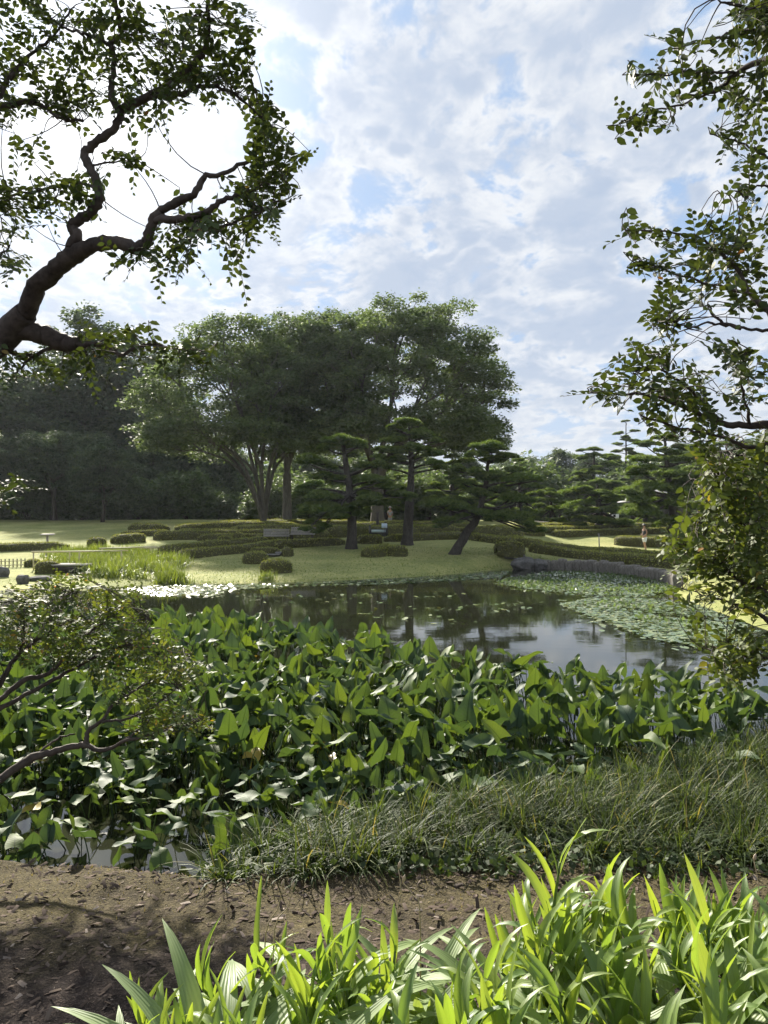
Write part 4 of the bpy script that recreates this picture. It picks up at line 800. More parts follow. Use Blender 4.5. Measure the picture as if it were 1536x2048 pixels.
# ------------------------------------------------------------------ broad-leaved pond plants in front
def leaf_grid(L, W, rows, cols, prof, lobe=0.0, fold=0.2, curl=0.3, wav=0.0, ph=0.0, arch=0.0):
    """blade along +x from the stalk joint; returns V, F, uv"""
    V = []; UV = []; th = 0.0; cx = cz = 0.0; ds = L / (rows - 1)
    for r in range(rows):
        v = r / (rows - 1); hw = W / 2 * prof(v)
        for c in range(cols):
            u = -1 + 2 * c / (cols - 1); y = u * hw * math.cos(fold * 0.9); back = lobe * L * abs(u) ** 1.4 * (1 - v) ** 2.2
            z = abs(u) * hw * math.sin(fold) + wav * W * math.sin(v * 8.5 + ph + (2.2 if u > 0 else 0)) * abs(u) ** 1.5
            V.append((cx - math.cos(th) * back - math.sin(th) * z, y, cz - math.sin(th) * back + math.cos(th) * z)); UV.append((u, v, 0))
        th = curl * (v - 0.3) - arch * v; cx += math.cos(th) * ds; cz += math.sin(th) * ds
    Fq = [[r * cols + c, r * cols + c + 1, (r + 1) * cols + c + 1, (r + 1) * cols + c] for r in range(rows - 1) for c in range(cols - 1)]
    return np.array(V), np.array(Fq), np.array(UV)
def prof_arrow(v): return max(0.015, (0.90 + 0.12 * math.sin(math.pi * min(1, v * 2.2))) * (1 - v ** 2.1) ** 0.85)
def prof_lance(v): return max(0.02, math.sin(math.pi * min(1, max(0.03, v) ** 0.72)) ** 0.75 if v < 0.97 else 0.02)
def pond_leaf(seed, hs, L, W, tilt, yel=False):
    """leaf with its stalk; origin where the stalk leaves the water bed"""
    rg = np.random.default_rng(seed); V, Fq, UV = leaf_grid(L * rg.uniform(0.85, 1.2), W * rg.uniform(0.95, 1.35), 8, 5, prof_arrow, 0.24, rg.uniform(0.05, 0.6), rg.uniform(-1.1, 0.5), rg.uniform(0.035, 0.115), rg.random() * 6)
    Rm = roty(-(math.pi / 2 - tilt)) @ rotx(rg.normal(0, 0.25)); lx = rg.uniform(0.02, 0.14); top = np.array([lx, rg.normal(0, 0.04), hs]); V = V @ Rm.T + top
    S, Fs = tube(bez(np.array([0, 0, -0.25]), np.array([0, 0, 1.0]), top, 5), [0.009, 0.008, 0.007, 0.006, 0.005], 4)
    uvs = np.full((len(S), 3), 0.5); return np_mesh('leaf', np.concatenate([V, S]), np.concatenate([Fq, Fs + len(V)]), M_pondy if yel else M_pond, smooth=True, uv=np.concatenate([UV, uvs]))
def tilts(q): return [0.15, 0.35, 0.6, 0.85, 1.05, 1.25, 1.45, 1.6, 1.75, 0.4][q % 10]
LOW = [pond_leaf(500 + q, 0.10 + 0.022 * (q % 9), 0.22, 0.150 + 0.012 * (q % 3), tilts(q)) for q in range(30)]
TALL = [pond_leaf(640 + q, 0.34 + 0.03 * (q % 8), 0.31, 0.185 + 0.015 * (q % 3), tilts(q) * 0.85) for q in range(30)]
YEL = [pond_leaf(580 + q, 0.2, 0.26, 0.17, 0.7 + 0.3 * q, True) for q in range(4)]
rg = np.random.default_rng(410); spots = []
cY = rg.uniform(4.6, 14.6, 12000); cX = rg.uniform(-0.62, 0.60, 12000) * cY; cS = pond_sd(cX, cY); cR = rg.random(12000)
for X, Y, s_, u_ in zip(cX, cY, cS, cR):
    if len(spots) >= 360: break
    if s_ > 0.10: continue
    far = np.interp(X / Y, [-0.55, -0.27, -0.14, 0.0, 0.1, 0.22, 0.36, 0.45, 0.55], [14.6, 14.2, 12.4, 10.6, 9.8, 9.2, 8.7, 8.4, 8.1])
    if Y > far or (X < -0.85 and Y < 5.9 and u_ < 0.9): continue
    dmin = 0.25 + 0.04 * max(0, Y - 6)
    if any((X - a) ** 2 + (Y - b) ** 2 < dmin ** 2 for a, b, *_ in spots): continue
    spots.append((X, Y, s_, far))
for q, (X, Y, s_, far) in enumerate(spots):
    yel = rg.random() < 0.06; tallness = sstep(5.6, 7.6, Y)
    hab = int(rg.integers(3)); how = ['with mostly upright leaves', 'with mostly drooping leaves', 'with leaves at all angles'][hab]
    if far - Y < 0.5: wh = 'on the rim facing open water'
    elif s_ > -0.45: wh = 'rooted right against the bank'
    elif X / Y < -0.24: wh = 'under the overhanging red-tipped shrub' if Y > 5.6 else 'in the shallows by the bare soil'
    elif X / Y > 0.30: wh = 'near the dense glossy shrub'
    elif Y < 6.6: wh = 'just behind the sedge bank'
    else: wh = 'in the heart of the bed'
    if yel: how = 'with one yellow leaf'
    lab = 'broad-leaved pond plant %s %s' % (how, wh); gr = 'pond plants %s %s' % (how, wh)
    t = thing('pond_plant', lab, 'water plant', (X, Y, 0.0), gr); nl = rg.integers(8, 13) if Y > 5.6 else rg.integers(5, 8)
    for k in range(nl):
        pool = TALL if rg.random() < tallness else LOW; me = pool[int(rg.integers(len(pool)))]
        if hab < 2 and rg.random() < 0.7: me = pool[int(rg.choice([0, 1, 2, 9, 10, 11, 12, 19, 20, 21, 22, 29] if hab == 0 else [4, 5, 6, 7, 8, 14, 15, 16, 17, 18, 24, 25, 26, 27, 28]))]
        if yel and k == 0: me = YEL[rg.integers(4)]
        o = obj('leaf', me, t, (rg.normal(0, 0.17), rg.normal(0, 0.17), rg.normal(0, 0.02))); s2 = rg.uniform(0.54, 0.90) * (1 + 0.25 * float(sstep(8.0, 11.0, Y))); o.scale = (s2, s2 * rg.uniform(0.85, 1.15), s2); o.rotation_euler = (rg.normal(0, 0.1), rg.normal(0, 0.1), rg.random() * 6.283)

# ------------------------------------------------------------------ near bank: sedge, litter
rg = np.random.default_rng(420); n = 60000
p = rg.uniform((-1.1, 4.2), (5.5, 9.0), (n, 2)); s_ = pond_sd(p[:, 0], p[:, 1])
front = 4.40 + 0.10 * np.sin(p[:, 0] * 2.3) + 0.05 * np.sin(p[:, 0] * 7.1) + 0.06 * np.maximum(p[:, 0], 0) ; keep = (s_ > -0.12) & (p[:, 1] > front) & (p[:, 0] > -0.98 + 0.25 * (p[:, 1] - 4.4)) & (np.abs(p[:, 0]) < 0.56 * p[:, 1] + 0.3)
c = p[keep][:520]; n = 24000; k = rg.integers(0, len(c), n); ang = rg.random(n) * 6.283; pos = np.column_stack([c[k] + np.abs(rg.normal(0, 0.055, n))[:, None] * np.stack([np.cos(ang), np.sin(ang)], 1), np.zeros(n)]); pos[:, 2] = np.maximum(ground_z(pos[:, 0], pos[:, 1]), -0.02) - 0.01
hc = rg.uniform(0.20, 0.54, len(c))[k] * rg.uniform(0.55, 1.15, n); V, Fq, rv = blades(pos, hc, rg.uniform(0.005, 0.0095, n), [0.6, 1.3, 2.0, 2.6], rg, 0.38, 6, ang)
rv = np.clip(rv ** 1.3, 0, 1)
o = obj('sedge_bank', np_mesh('sedge_bank', V, Fq, M_sedge, rv)); tag(o, 'thick arching sedge grass on the low bank between bare soil and pond', 'grass'); o['kind'] = 'stuff'
n = 5200; p = rg.uniform((-3.0, 3.7), (3.2, 4.9), (n * 2, 2)); s_ = pond_sd(p[:, 0], p[:, 1]); dn = vnoise(p, 3.1, 4) * 0.5 + rg.normal(0, 0.3, len(p)) + (p[:, 1] - 4.1) * 0.9; p = p[(s_ > 0.0) & (dn > 0.0)][:n]; pos = np.column_stack([p, ground_z(p[:, 0], p[:, 1]) - 0.004])
V, Fq, rv = blades(pos, rg.uniform(0.015, 0.05, len(pos)), np.full(len(pos), 0.004), [0.6, 1.4], rg, 0.7, 3)
o = obj('thin_moss_grass', np_mesh('thin_moss_grass', V, Fq, leaf_mat('dry_grass', [(0, (0.12, 0.10, 0.03)), (0.6, (0.20, 0.17, 0.05)), (1, (0.30, 0.24, 0.11))], 0.3, 0.7, 0.2), rv)); tag(o, 'sparse dry grass and moss on the bare soil by the water', 'grass'); o['kind'] = 'stuff'
n = 12000; p = np.column_stack([rg.uniform(-2.2, 2.6, n), rg.uniform(1.6, 4.6, n)]); p = p[pond_sd(p[:, 0], p[:, 1]) > 0.03]; n = len(p); pos = np.column_stack([p, ground_z(p[:, 0], p[:, 1]) + 0.003])
CH = np.array([[0, -.5, 0], [1, -.4, .05], [1, .4, .1], [0, .5, .02], [.5, 0, .25]]); sz = 0.005 + 0.032 * rg.random(n) ** 3
V, Ft = scatter(CH, [[0, 1, 4], [1, 2, 4], [2, 3, 4], [3, 0, 4]], pos, frames(nrm(rg.normal(0, 1, (n, 3)) * [1, 1, .25]), nrm(np.array([0, 0, 1.0]) + rg.normal(0, .35, (n, 3)))), np.stack([sz * 1.6, sz * .6, sz], 1))
o = obj('soil_litter', np_mesh('soil_litter', V, Ft, leaf_mat('litter', [(0, (0.03, 0.022, 0.018)), (0.5, (0.10, 0.075, 0.06)), (0.9, (0.13, 0.10, 0.08)), (1, (0.26, 0.22, 0.19))], 0.0, 0.9, 0.1), np.repeat(rg.random(n), 5))); tag(o, 'crumbs, chips and pebbles strewn over the brown soil', 'litter'); o['kind'] = 'stuff'
n = 1600; p = np.column_stack([rg.uniform(-1.1, 3.2, n), rg.uniform(4.25, 4.75, n)]); p = p[(pond_sd(p[:, 0], p[:, 1]) > -0.1)]; n = len(p); pos = np.column_stack([p, ground_z(p[:, 0], p[:, 1]) + rg.uniform(0.01, 0.10, n)]); sz = rg.uniform(.025, .05, n)
V, Fq = scatter(QUAD * [1, 1.4, 1], [[0, 1, 2, 3]], pos, frames(rg.normal(0, 1, (n, 3)) * [1, 1, .4], nrm(np.array([0, -.5, 1.0]) + rg.normal(0, .5, (n, 3)))), sz)
o = obj('creeping_weeds', np_mesh('creeping_weeds', V, Fq, M_sedge, np.repeat(rg.random(n) * .5, 4))); tag(o, 'small round-leaved weeds creeping at the foot of the sedge', 'weeds'); o['kind'] = 'stuff'
# ------------------------------------------------------------------ near trees framing the view
LT = np.array([[0, 0, 0], [0.28, 0, -0.02], [0.65, 0, -0.03], [1, 0, -0.10], [0.25, -0.24, 0.05], [0.62, -0.25, 0.04], [0.25, 0.24, 0.05], [0.62, 0.25, 0.04]])
LTQ = np.array([[1, 4, 5, 2], [6, 1, 2, 7]]); LTT = np.array([[0, 4, 1], [0, 1, 6], [2, 5, 3], [7, 2, 3]])
def near_tree(name, label, cat, base, roots, branches, blobs, Yf, lsize, lm, lmo, seed, nsing=300, shoot=(0.14, 0.34), jit=0.22, gap=0.0205, droop=0.25, group=None, red=0.012, mult=1.0):
    rg = np.random.default_rng(seed); base = np.array(base, float); t = thing(name, label, cat, tuple(base), group)
    S = []; SR = []
    for q, (nm, pts, r0, r1) in enumerate(roots):
        C = smooth_path(np.array(pts, float), 26); rr = np.linspace(r0, r1, 26); wob = 1 + 0.06 * np.interp(np.arange(26), np.arange(0, 26, 3.1), rg.normal(0, 1, 9))
        mb = MB(); mb.tube(C - base + rg.normal(0, r1 * 0.06, C.shape), rr * wob, 10); mb.obj(nm, M_mbark, t, True); S.append(C); SR.append(rr)
    for q, (px, r0, r1) in enumerate(branches):
        W = np.array([P(x, y, Yf(x, y)) for x, y in px]); n = max(10, 5 * len(px)); C = smooth_path(W, n); C[1:-1] += rg.normal(0, 0.004, (n - 2, 3)); rr = np.linspace(r0, r1, n) * (1 + 0.09 * np.interp(np.arange(n) * 0.37 % 9, np.arange(10), rg.normal(0, 1, 10)) * (r0 > 0.01))
        mb = MB(); mb.tube(C - base, rr, 9 if r0 > 0.02 else 6); mb.obj('branch', M_mbark, t, True); S.append(C); SR.append(rr)
    BP = np.concatenate([a[b < 0.042] for a, b in zip(S[len(roots):], SR[len(roots):])]); mb = MB(); LPs = []; LD = []; LN = []; LS = []; LR = []
    for (bx, by, brx, bry, n) in blobs:
        sh = rg.random()
        for _ in range(int(n * mult)):
            a = rg.random() * 6.283; r = math.sqrt(rg.random()); x = bx + brx * r * math.cos(a); y = by + bry * r * math.sin(a); tip = P(x, y, Yf(x, y) + np.clip(rg.normal(0, jit), -2 * jit, 2 * jit))
            dd = ((BP - tip) ** 2).sum(1) + rg.random(len(BP)) * 0.02; nb = BP[dd.argmin()]; L = rg.uniform(*shoot); out = nrm(tip - nb); out = nrm(out + rg.normal(0, 0.45, 3) + np.array([0, 0, 0.05])); st = tip - out * L * 0.5
            tw = bez(nb, nrm(st - nb + rg.normal(0, 0.15, 3)), st, 5); mb.tube(tw - base, np.linspace(0.0032, 0.0018, 5), 4, False)
            en = st + out * L + np.array([0, 0, -droop * L * 0.5]); sh_ = bez(st, out, en, 6); mb.tube(sh_ - base, np.linspace(0.0018, 0.0009, 6), 3, False)
            side = nrm(np.cross(out, rg.normal(0, 0.35, 3) + np.array([0, 0, 1.0]))); upn = np.cross(side, out); k = max(5, int(L / gap)); col = rg.random()
            for i_ in range(k):
                f = (i_ + 0.5) / k; p = sh_[0] + (sh_[-1] - sh_[0]) * f + np.array([0, 0, droop * L * 0.25 * math.sin(math.pi * f)]); s1 = 1 if i_ % 2 else -1
                LPs.append(p); LD.append(side * s1 * 0.85 + out * 0.55 + rg.normal(0, 0.17, 3) - np.array([0, 0, 0.12])); LN.append(upn + rg.normal(0, 0.28, 3)); LS.append(lsize * rg.uniform(0.7, 1.15) * (1.0 - 0.55 * f ** 3)); LR.append(np.clip(0.25 + 0.35 * col + rg.normal(0, 0.15), 0, 0.9) if rg.random() > red else rg.uniform(0.9, 1))
    mb.obj('twigs', M_mbark, t)['kind'] = 'stuff'
    LPs, LD, LN, LS, LR = map(np.array, (LPs, LD, LN, LS, LR)); M = frames(LD, LN); xs_ = LPs[:, 0] / LPs[:, 1] * F; ys_ = -(LPs[:, 2] - H) / LPs[:, 1] * F + HY
    vis = (np.abs(xs_) < 760) & (ys_ > 5) & (ys_ < 2040); sc = LS / LPs[:, 1] * np.abs(M[:, 1, 2] * 0.6 + 0.5) * vis; o_ = np.argsort(-sc); one = o_[:nsing]; rest = o_[nsing:]
    S3 = np.stack([LS[rest], LS[rest] * 1.12, LS[rest]], 1); V, Fq = scatter(LT, LTQ, LPs[rest] - base, M[rest], S3); _, Ft = scatter(LT, LTT, LPs[rest] - base, M[rest], S3)
    o = obj('foliage', np_mesh('foliage', V, [Fq, Ft], lm, np.repeat(LR[rest], 8)), t); o['kind'] = 'stuff'
    lme = np_mesh('leaf', LT, [LTQ, LTT], lmo)
    for q in one:
        o = obj('leaf', lme, t); mm = np.eye(4); mm[:3, :3] = M[q] * LS[q]; mm[:3, 3] = LPs[q] - base; o.matrix_basis = Matrix(mm.tolist())
    return t
Yl = lambda x, y: 3.9 + 0.22 * math.sin(x / 130 + 1.0) + 0.16 * math.sin(y / 100.0)
pt0 = P(-70, 745, Yl(-70, 745)); pt1 = P(10, 672, Yl(10, 672)); pt2 = P(52, 625, Yl(52, 625))
tb = (-2.95, 3.75, gz(-2.95, 3.75))
near_tree('crape_myrtle_tree', 'gnarled leaning tree with a sawn-off limb and bare twisting branches against the sky', 'tree', tb,
  [('trunk', [np.array(tb) - [0, 0, .1], (-2.85, 3.8, 1.2), (-2.6, 3.85, 2.3), pt0, pt1, pt2], 0.13, 0.066)],
  [([(50,632),(68,585),(95,553),(130,522),(168,498),(205,486),(240,486),(280,500)], 0.058, 0.030), ([(275,498),(296,478),(306,440),(335,413),(382,392),(408,358),(440,347),(500,322)], 0.030, 0.008),
   ([(306,440),(360,437),(410,425),(450,398),(505,380),(560,350)], 0.022, 0.006), ([(382,434),(392,457),(430,456),(500,432),(556,402)], 0.014, 0.005),
   ([(132,522),(143,492),(156,470),(143,454),(166,434),(194,412),(197,380),(178,332),(170,306),(196,284),(226,260),(240,234),(238,218)], 0.029, 0.019),
   ([(238,222),(222,182),(229,122),(224,88),(241,62),(228,-10),(230,-60)], 0.020, 0.010), ([(243,220),(300,192),(350,165),(386,130),(411,100),(415,50),(418,-20)], 0.024, 0.010), ([(300,196),(352,188),(420,172),(470,190),(540,250)], 0.015, 0.005),
   ([(-60,260),(-20,225),(12,211),(60,204),(92,216),(122,236),(166,242)], 0.022, 0.008), ([(-30,240),(4,182),(16,152),(46,124),(90,90)], 0.018, 0.007), ([(20,160),(60,110),(110,70),(140,20)], 0.012, 0.005), ([(224,90),(180,70),(140,60),(100,40)], 0.012, 0.005),
   ([(196,380),(150,362),(100,375),(50,385),(0,370)], 0.010, 0.004), ([(-60,480),(-20,430),(10,405),(40,380)], 0.014, 0.006), ([(178,332),(220,325),(270,318)], 0.006, 0.003),
   ([(30,655),(80,668),(120,683),(156,690)], 0.062, 0.050), ([(150,690),(190,688),(216,694),(240,711),(262,700),(300,688),(342,695),(405,702)], 0.017, 0.004), ([(0,700),(30,706),(62,711),(100,697),(140,690)], 0.016, 0.010), ([(62,711),(40,740),(20,760)], 0.008, 0.004),
   ([(-60,900),(-20,955),(10,985),(30,975)], 0.008, 0.003), ([(-60,590),(-30,540),(0,510),(20,490)], 0.01, 0.004)],
  [(90,55,130,70,40),(50,150,85,60,22),(190,160,90,55,26),(285,95,60,60,20),(440,55,66,62,30),(385,150,70,45,22),(300,205,60,35,16),(465,165,55,40,15),(520,240,36,46,13),(548,310,52,48,20),(525,390,52,50,22),(450,445,75,40,22),(350,465,55,32,13),(250,500,45,20,7),(335,520,55,22,11),(80,390,85,34,20),(160,375,45,30,9),(20,430,36,48,12),(16,515,30,30,9),(250,330,36,24,6),(15,230,60,28,10),(130,215,60,32,14),(230,30,60,40,14),(340,60,40,40,10),(60,300,45,26,5),
   (50,735,55,30,13),(125,720,55,32,11),(200,735,50,26,8),(190,668,40,16,6),(255,672,40,18,7),(345,705,46,24,11),(395,712,28,22,7),(20,975,28,30,8),(460,520,30,16,3)],
  Yl, 0.050, M_near, M_nearo, 601, mult=1.15, red=0.003)
Yr = lambda x, y: 3.5 + 0.25 * math.sin(x / 120 + 2.0) + 0.2 * math.sin(y / 140.0) - 0.9 * max(0, 1 - y / 300.0)
tb = (2.35, 3.9, gz(2.35, 3.9))
near_tree('crape_myrtle_tree', 'leafy tree reaching in with long thin drooping shoots over the hedges and wall', 'tree', tb,
  [('trunk', [np.array(tb) - [0, 0, .1], (2.32, 3.9, 1.5), (2.25, 3.8, 2.8), (2.15, 3.4, 4.0), (1.95, 2.9, 4.9)], 0.13, 0.06)],
  [([(1660,60),(1560,110),(1480,140),(1430,182),(1380,190)], 0.02, 0.005), ([(1470,145),(1390,143),(1320,150),(1245,150)], 0.006, 0.002), ([(1430,182),(1350,212),(1290,225),(1238,246)], 0.006, 0.002), ([(1540,60),(1470,65),(1400,86),(1320,102)], 0.008, 0.002), ([(1640,-20),(1540,20),(1480,10),(1420,0)], 0.012, 0.003),
   ([(1680,400),(1600,350),(1536,315),(1490,288),(1420,268)], 0.012, 0.003), ([(1680,420),(1560,372),(1500,378),(1440,386)], 0.009, 0.002),
   ([(1700,860),(1600,720),(1540,632),(1502,590),(1470,532),(1430,502),(1380,470),(1250,460)], 0.020, 0.003), ([(1496,588),(1440,574),(1380,558),(1280,522)], 0.009, 0.003), ([(1680,690),(1600,668),(1536,660),(1482,658),(1432,636),(1415,608)], 0.013, 0.004), ([(1482,658),(1420,646),(1380,655),(1300,640)], 0.007, 0.003),
   ([(1720,960),(1620,880),(1536,850),(1490,852),(1430,840),(1370,815),(1300,790),(1180,785)], 0.030, 0.003), ([(1440,844),(1400,800),(1330,742),(1260,742)], 0.011, 0.003), ([(1600,900),(1536,888),(1500,896),(1440,872),(1370,860),(1280,830)], 0.014, 0.004), ([(1500,850),(1490,800),(1480,740),(1500,700)], 0.009, 0.003)],
  [(1495,60,50,50,20),(1445,165,60,38,16),(1340,150,80,12,8),(1310,225,70,16,8),(1380,92,60,14,8),(1510,190,40,50,14),(1480,280,50,20,8),(1495,335,40,26,7),(1485,383,45,10,5),(1370,478,90,24,16),(1450,520,80,52,34),(1320,530,46,20,10),(1500,465,46,42,14),(1350,600,50,24,11),(1335,642,46,24,11),(1300,702,70,24,13),(1255,740,55,20,8),(1350,755,55,34,14),(1480,720,60,36,18),(1500,785,42,44,14),(1300,800,75,24,16),(1400,800,50,28,12),(1430,880,60,34,16),(1235,788,50,12,6),(1490,600,50,30,10),(1500,20,50,20,10),(1360,850,60,26,10),(1275,462,36,10,5),(1200,786,26,8,4),(1290,150,50,8,5),(1265,240,30,10,5)],
  Yr, 0.052, M_near, M_nearo, 602, mult=0.85, red=0.003)
Yb = lambda x, y: 4.6 + 0.25 * math.sin(x / 90 + 1.0) + 0.2 * math.sin(y / 80.0)
tb = (2.75, 4.75, gz(2.75, 4.75))
near_tree('leafy_shrub', 'dense glossy green shrub hiding the end of the stone wall', 'shrub', tb,
  [('stem', [np.array(tb) - [0, 0, .1], (2.75, 4.7, .9), (2.7, 4.7, 1.6), (2.65, 4.7, 2.6)], 0.07, 0.02)],
  [([(1640,1290),(1536,1190),(1480,1160),(1440,1130),(1385,1098)], 0.022, 0.004), ([(1640,1170),(1540,1062),(1480,1040),(1400,1030)], 0.015, 0.004), ([(1640,1350),(1525,1232),(1450,1202),(1365,1178)], 0.016, 0.003), ([(1640,1050),(1540,960),(1450,945),(1390,960)], 0.012, 0.003), ([(1640,1380),(1560,1320),(1480,1310),(1420,1300)], 0.014, 0.003), ([(1600,1010),(1540,930),(1480,910),(1430,900)], 0.01, 0.003)],
  [(1460,955,70,46,44),(1420,1025,66,46,40),(1500,1040,50,80,50),(1385,1075,50,30,18),(1400,1115,60,36,28),(1465,1130,75,56,50),(1505,1200,46,46,26),(1395,1188,55,22,10),(1500,1295,66,36,34),(1455,1330,46,34,26),(1400,1270,30,20,6),(1350,1075,35,26,7),(1420,920,40,20,8),(1520,1120,40,90,30),(1520,920,40,50,22)],
  Yb, 0.062, M_shrub, M_shrubo, 603, 300, (0.14, 0.28), 0.26, 0.024, red=0.008, mult=1.2)
Yq = lambda x, y: 4.7 + 0.25 * math.sin(x / 110 + 0.4) + 0.2 * math.sin(y / 90.0)
tb = (-3.15, 4.5, gz(-3.15, 4.5))
near_tree('leafy_shrub', 'low spreading shrub with reddish and yellow leaf tips, its branches hanging over the pond plants', 'shrub', tb,
  [('stem', [np.array(tb) - [0, 0, .1], (-3.1, 4.6, .55), (-2.85, 4.7, .95), P(-40, 1440, Yq(-40, 1440))], 0.07, 0.03)],
  [([(-230,1640),(-60,1580),(0,1556),(60,1520),(110,1502),(165,1490),(205,1500),(250,1482),(310,1466),(405,1440)], 0.036, 0.004), ([(172,1490),(175,1465),(205,1440),(226,1410),(270,1380),(350,1336),(384,1308)], 0.018, 0.003), ([(205,1444),(260,1436),(302,1415),(362,1370)], 0.010, 0.003),
   ([(-120,1500),(-60,1460),(0,1400),(50,1360),(100,1345),(140,1300),(190,1256),(224,1232)], 0.026, 0.004), ([(-60,1465),(0,1418),(90,1370),(150,1336),(230,1296),(270,1284),(302,1240)], 0.020, 0.003), ([(-60,1430),(0,1370),(30,1316),(70,1280),(110,1222),(152,1184)], 0.020, 0.003), ([(36,1312),(100,1262),(172,1230)], 0.009, 0.003), ([(-40,1420),(20,1330),(45,1290),(50,1205)], 0.012, 0.004), ([(60,1520),(110,1480),(150,1468)], 0.009, 0.005), ([(240,1484),(300,1440),(250,1430)], 0.008, 0.003)],
  [(60,1205,75,32,40),(150,1175,80,26,34),(235,1190,50,18,16),(55,1265,70,40,36),(150,1232,80,34,40),(245,1235,50,32,24),(100,1312,80,22,20),(205,1292,70,32,32),(300,1285,50,40,24),(330,1340,60,32,24),(250,1352,70,26,16),(382,1335,34,32,12),(345,1430,65,20,24),(390,1448,30,18,8),(300,1455,55,14,10),(20,1230,40,60,22),(150,1300,60,30,16),(270,1400,50,20,8)],
  Yq, 0.042, M_shrub, M_shrubo, 604, 300, (0.10, 0.22), 0.24, 0.017, 0.1, red=0.03, mult=1.45)

# ------------------------------------------------------------------ foreground ginger plants
rg = np.random.default_rng(700)
GL = []
for q in range(10):
    V, Fq, UV = leaf_grid(1.0, 0.135 + 0.018 * (q % 3), 8, 5, prof_lance, 0, rg.uniform(0.15, 0.5), rg.uniform(-0.3, 0.15), rg.uniform(0.02, 0.06), rg.random() * 6, [0.15, 0.45, 0.9, 1.4, 2.0][q % 5])
    GL.append(np_mesh('leaf', V, Fq, M_gin, smooth=True, uv=UV))
AL = []
for q in range(6):
    V, Fq, UV = leaf_grid(1.0, 0.105 + 0.01 * (q % 3), 10, 5, prof_lance, 0, rg.uniform(0.12, 0.3), 0.0, 0.015, rg.random() * 6, [1.1, 1.5, 1.9][q % 3])
    AL.append(np_mesh('leaf', V, Fq, M_arch, smooth=True, uv=UV))
def put_leaf(parent, me, p, d_, up, L, name='leaf'):
    M = frames(np.array([d_], float), np.array([up], float))[0]; mm = np.eye(4); mm[:3, :3] = M * L; mm[:3, 3] = p; o = obj(name, me, parent); o.matrix_basis = Matrix(mm.tolist()); return o
def ginger(label, x, Y, h_, lean=(0, 0), nl=8, plane=None, L=(0.24, 0.36), group=None, open_=0.62):
    X = (x - CX) / F * Y; b_ = np.array([X, Y, gz(X, Y)]); t = thing('ginger_plant', label, 'plant', tuple(b_), group); a = rg.random() * math.pi if plane is None else plane
    C = smooth_path([[0, 0, -0.03], [lean[0] * 0.3, lean[1] * 0.3, h_ * 0.45], [lean[0], lean[1], h_ * 0.78]], 10)
    mb = MB(); mb.tube(C, np.linspace(0.010, 0.004, 10), 6, True, 0.6); mb.obj('stem', M_stalk, t, True)
    for k in range(nl):
        f = 0.18 + 0.8 * k / max(1, nl - 1); i_ = f * 9; j = min(8, int(i_)); p = C[j] + (C[j + 1] - C[j]) * (i_ - j); s1 = 1 if k % 2 else -1; aa = a + rg.normal(0, 0.35); ax = nrm(C[j + 1] - C[j])
        el_ = open_ * (1.15 - 0.75 * f) + rg.normal(0, 0.08); d_ = np.array([math.cos(aa) * s1 * math.sin(el_), math.sin(aa) * s1 * math.sin(el_), math.cos(el_)]) + ax * 0.3
        put_leaf(t, GL[rg.integers(10)], p, d_, ax + rg.normal(0, 0.1, 3) - d_ * 0.1, rg.uniform(*L))
    return t
def arching(label, x, Y, n, L, group=None, az=None):
    X = (x - CX) / F * Y; b_ = np.array([X, Y, gz(X, Y)]); t = thing('arching_plant', label, 'plant', tuple(b_), group)
    mb = MB(); mb.tube([(0, 0, -0.03), (0, 0, 0.05), (0, 0, 0.14)], [0.03, 0.026, 0.016], 8, True, 0.5); mb.obj('crown_base', M_stalk, t, True)
    for k in range(n):
        a = (k * 2.4 + rg.normal(0, 0.3)) if az is None else az[k % len(az)] + rg.normal(0, 0.1); e_ = rg.uniform(0.25, 0.75); d_ = np.array([math.cos(a) * math.sin(e_), math.sin(a) * math.sin(e_), math.cos(e_)])
        put_leaf(t, AL[rg.integers(6)], np.array([0.012 * math.cos(a), 0.012 * math.sin(a), 0.06]), d_, np.array([0, 0, 1.0]) - d_ * d_[2] + 1e-3, L * rg.uniform(0.8, 1.15))
    return t
ginger('tallest ginger plant with a fan of bright lance leaves in front of the sedge', 1090, 2.55, 0.92, (0.04, -0.05), 12, 0.1, (0.20, 0.28), None, 0.85)
def zone(Y, names): return names[0] if Y > 2.45 else names[1] if Y > 2.0 else names[2]
for q in range(62):
    x = rg.uniform(985, 1640); Y = rg.uniform(1.6, 2.95); h_ = np.interp(x, [985, 1150, 1350, 1640], [.50, .56, .60, .64]) * rg.uniform(0.70, 1.10) * np.interp(Y, [1.6, 2.4, 2.95], [.82, 1.0, .92])
    lab = zone(Y, ['ginger plant at the back of the tall clump against the sedge', 'ginger plant in the thick middle of the tall clump', 'ginger plant in the front rows of the tall clump'])
    ginger(lab, x, Y, h_, (rg.uniform(-.22, .04), rg.normal(0, .06)), int(rg.integers(9, 13)), None, (.19, .30), lab.replace('ginger plant', 'ginger plants'), 0.72)
for q in range(46):
    x = rg.uniform(330, 985); Y = rg.uniform(1.6, 2.5); h_ = np.interp(x, [330, 500, 700, 985], [.36, .46, .56, .58]) * rg.uniform(0.72, 1.12)
    lab = zone(Y + 0.12, ['ginger plant at the back of the low clump by the bare soil', 'ginger plant in the thick middle of the low clump', 'ginger plant in the front rows of the low clump'])
    ginger(lab, x, Y, h_, (rg.normal(-.03, .07), rg.normal(0, .05)), int(rg.integers(8, 12)), None, (.17, .27), lab.replace('ginger plant', 'ginger plants'), 0.75)
arching('pleated-leaf plant sending long pale blades out over the bare soil', 440, 2.05, 10, 0.74, None, [3.15, 2.9, 2.2, 2.6, 1.8, 3.4, 0.6, 1.2, 3.05, 3.3])
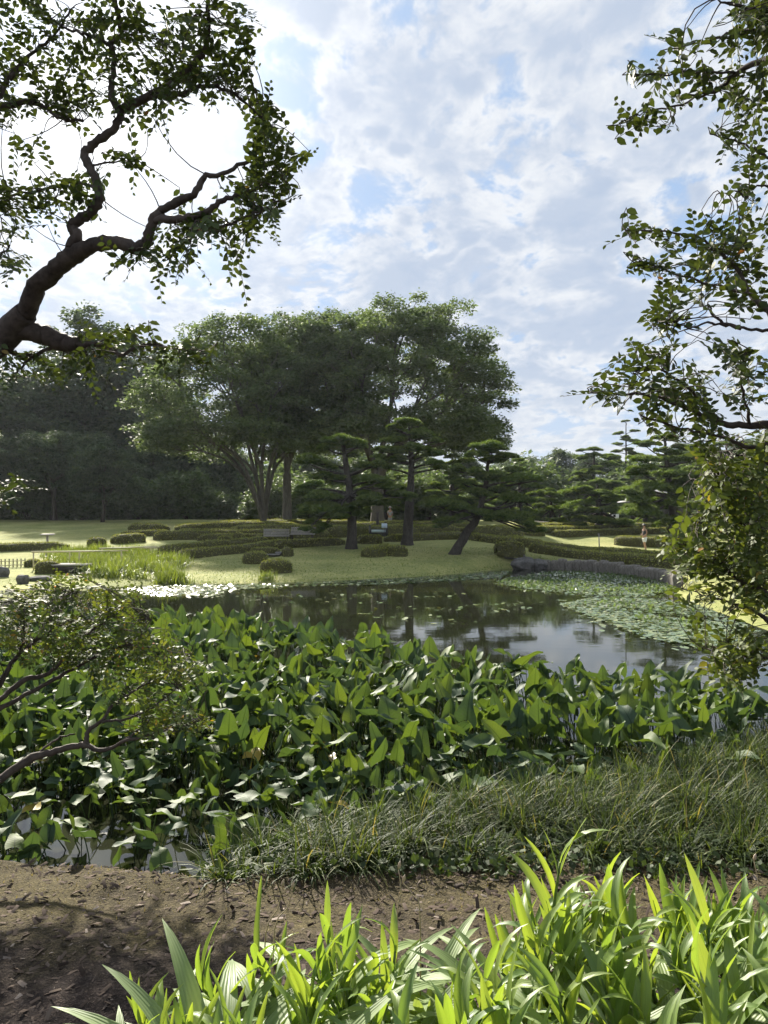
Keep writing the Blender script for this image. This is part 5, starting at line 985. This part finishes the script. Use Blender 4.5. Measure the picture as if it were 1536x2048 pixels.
for (x, Y, L) in [(560,2.35,.5),(650,2.55,.52),(740,2.65,.5),(840,2.6,.5),(930,2.5,.52),(1010,2.55,.5),(600,1.95,.5),(760,1.9,.5),(900,2.0,.5),(1060,2.35,.5),(1160,2.2,.5),(1300,2.0,.5),(1440,2.3,.5),(1000,1.75,.45),(1180,1.75,.45),(1380,1.7,.45),(500,2.2,.5),(690,2.3,.48),(800,2.3,.48),(1080,2.0,.5),(1250,2.4,.5),(1350,2.5,.5),(1500,2.1,.5),(1520,2.6,.5),(620,1.7,.45),(840,1.7,.45),(380,1.85,.5),(300,1.75,.42),(420,2.3,.45),(470,1.7,.5),(540,1.9,.55),(700,2.05,.5),(190,1.75,.4),(250,1.95,.46),(330,2.05,.5)]:
    arching('pleated-leaf plant with arching ribbed blades growing among the ginger', x, Y, int(rg.integers(8, 12)), L, 'pleated-leaf plants among the ginger')
M_pod = leaf_mat('seed_pod', [(0, (0.30, 0.26, 0.16)), (1, (0.40, 0.30, 0.25))], 0.2, 0.5, 0.4)
for q, (x0, y0, x1, y1, Y, lab) in enumerate([(530,1880,564,1774,2.6,'thin seed stalk with a pale pod rising over the bare soil'), (548,1870,584,1778,2.62,'thin curved seed stalk with a green pod beside the pale one'), (794,1850,797,1738,2.55,'straight seed stalk with a tiny pink pod above the pleated leaves'), (840,1830,806,1765,2.6,'leaning seed stalk with a small pod among the low ginger'), (1518,1850,1508,1722,2.7,'bent seed stalk with an orange pod behind the tall clump')]):
    a, b_ = P(x0, y0, Y), P(x1, y1, Y); g0 = np.array([a[0], Y, gz(a[0], Y)]); t = thing('seed_stalk', lab, 'seed stalk', tuple(g0)); C = smooth_path([[0, 0, -.02], a - g0, (a * .4 + b_ * .6) - g0 + [0.01, 0, 0], b_ - g0], 12)
    mb = MB(); mb.tube(C, np.linspace(.003, .0014, 12), 5, True, .3); mb.obj('stalk', M_pod, t, True); e = b_ - g0; mb = MB(); mb.tube([e, e + [0.002, 0, .008], e + [.004, 0, .018], e + [.007, 0, .028]], [.002, .006, .0055, .001], 7, True, .5); mb.obj('pod', M_pod, t, True)
# ------------------------------------------------------------------ thin summer haze
m, g = newmat('thin_haze'); v = g.n('ShaderNodeVolumePrincipled'); v.inputs['Color'].default_value = (0.86, 0.92, 1.0, 1); v.inputs['Density'].default_value = 0.0002; v.inputs['Anisotropy'].default_value = 0.2
o_ = g.n('ShaderNodeOutputMaterial'); m.node_tree.links.new(v.outputs[0], o_.inputs['Volume'])
mb = MB(); mb.box((0, 570, 14.0), (1500, 1400, 32.0)); hz_o = mb.obj('haze', m); hz_o['kind'] = 'stuff'; hz_o['label'] = 'thin pale summer haze filling the air of the garden'; hz_o['category'] = 'haze'
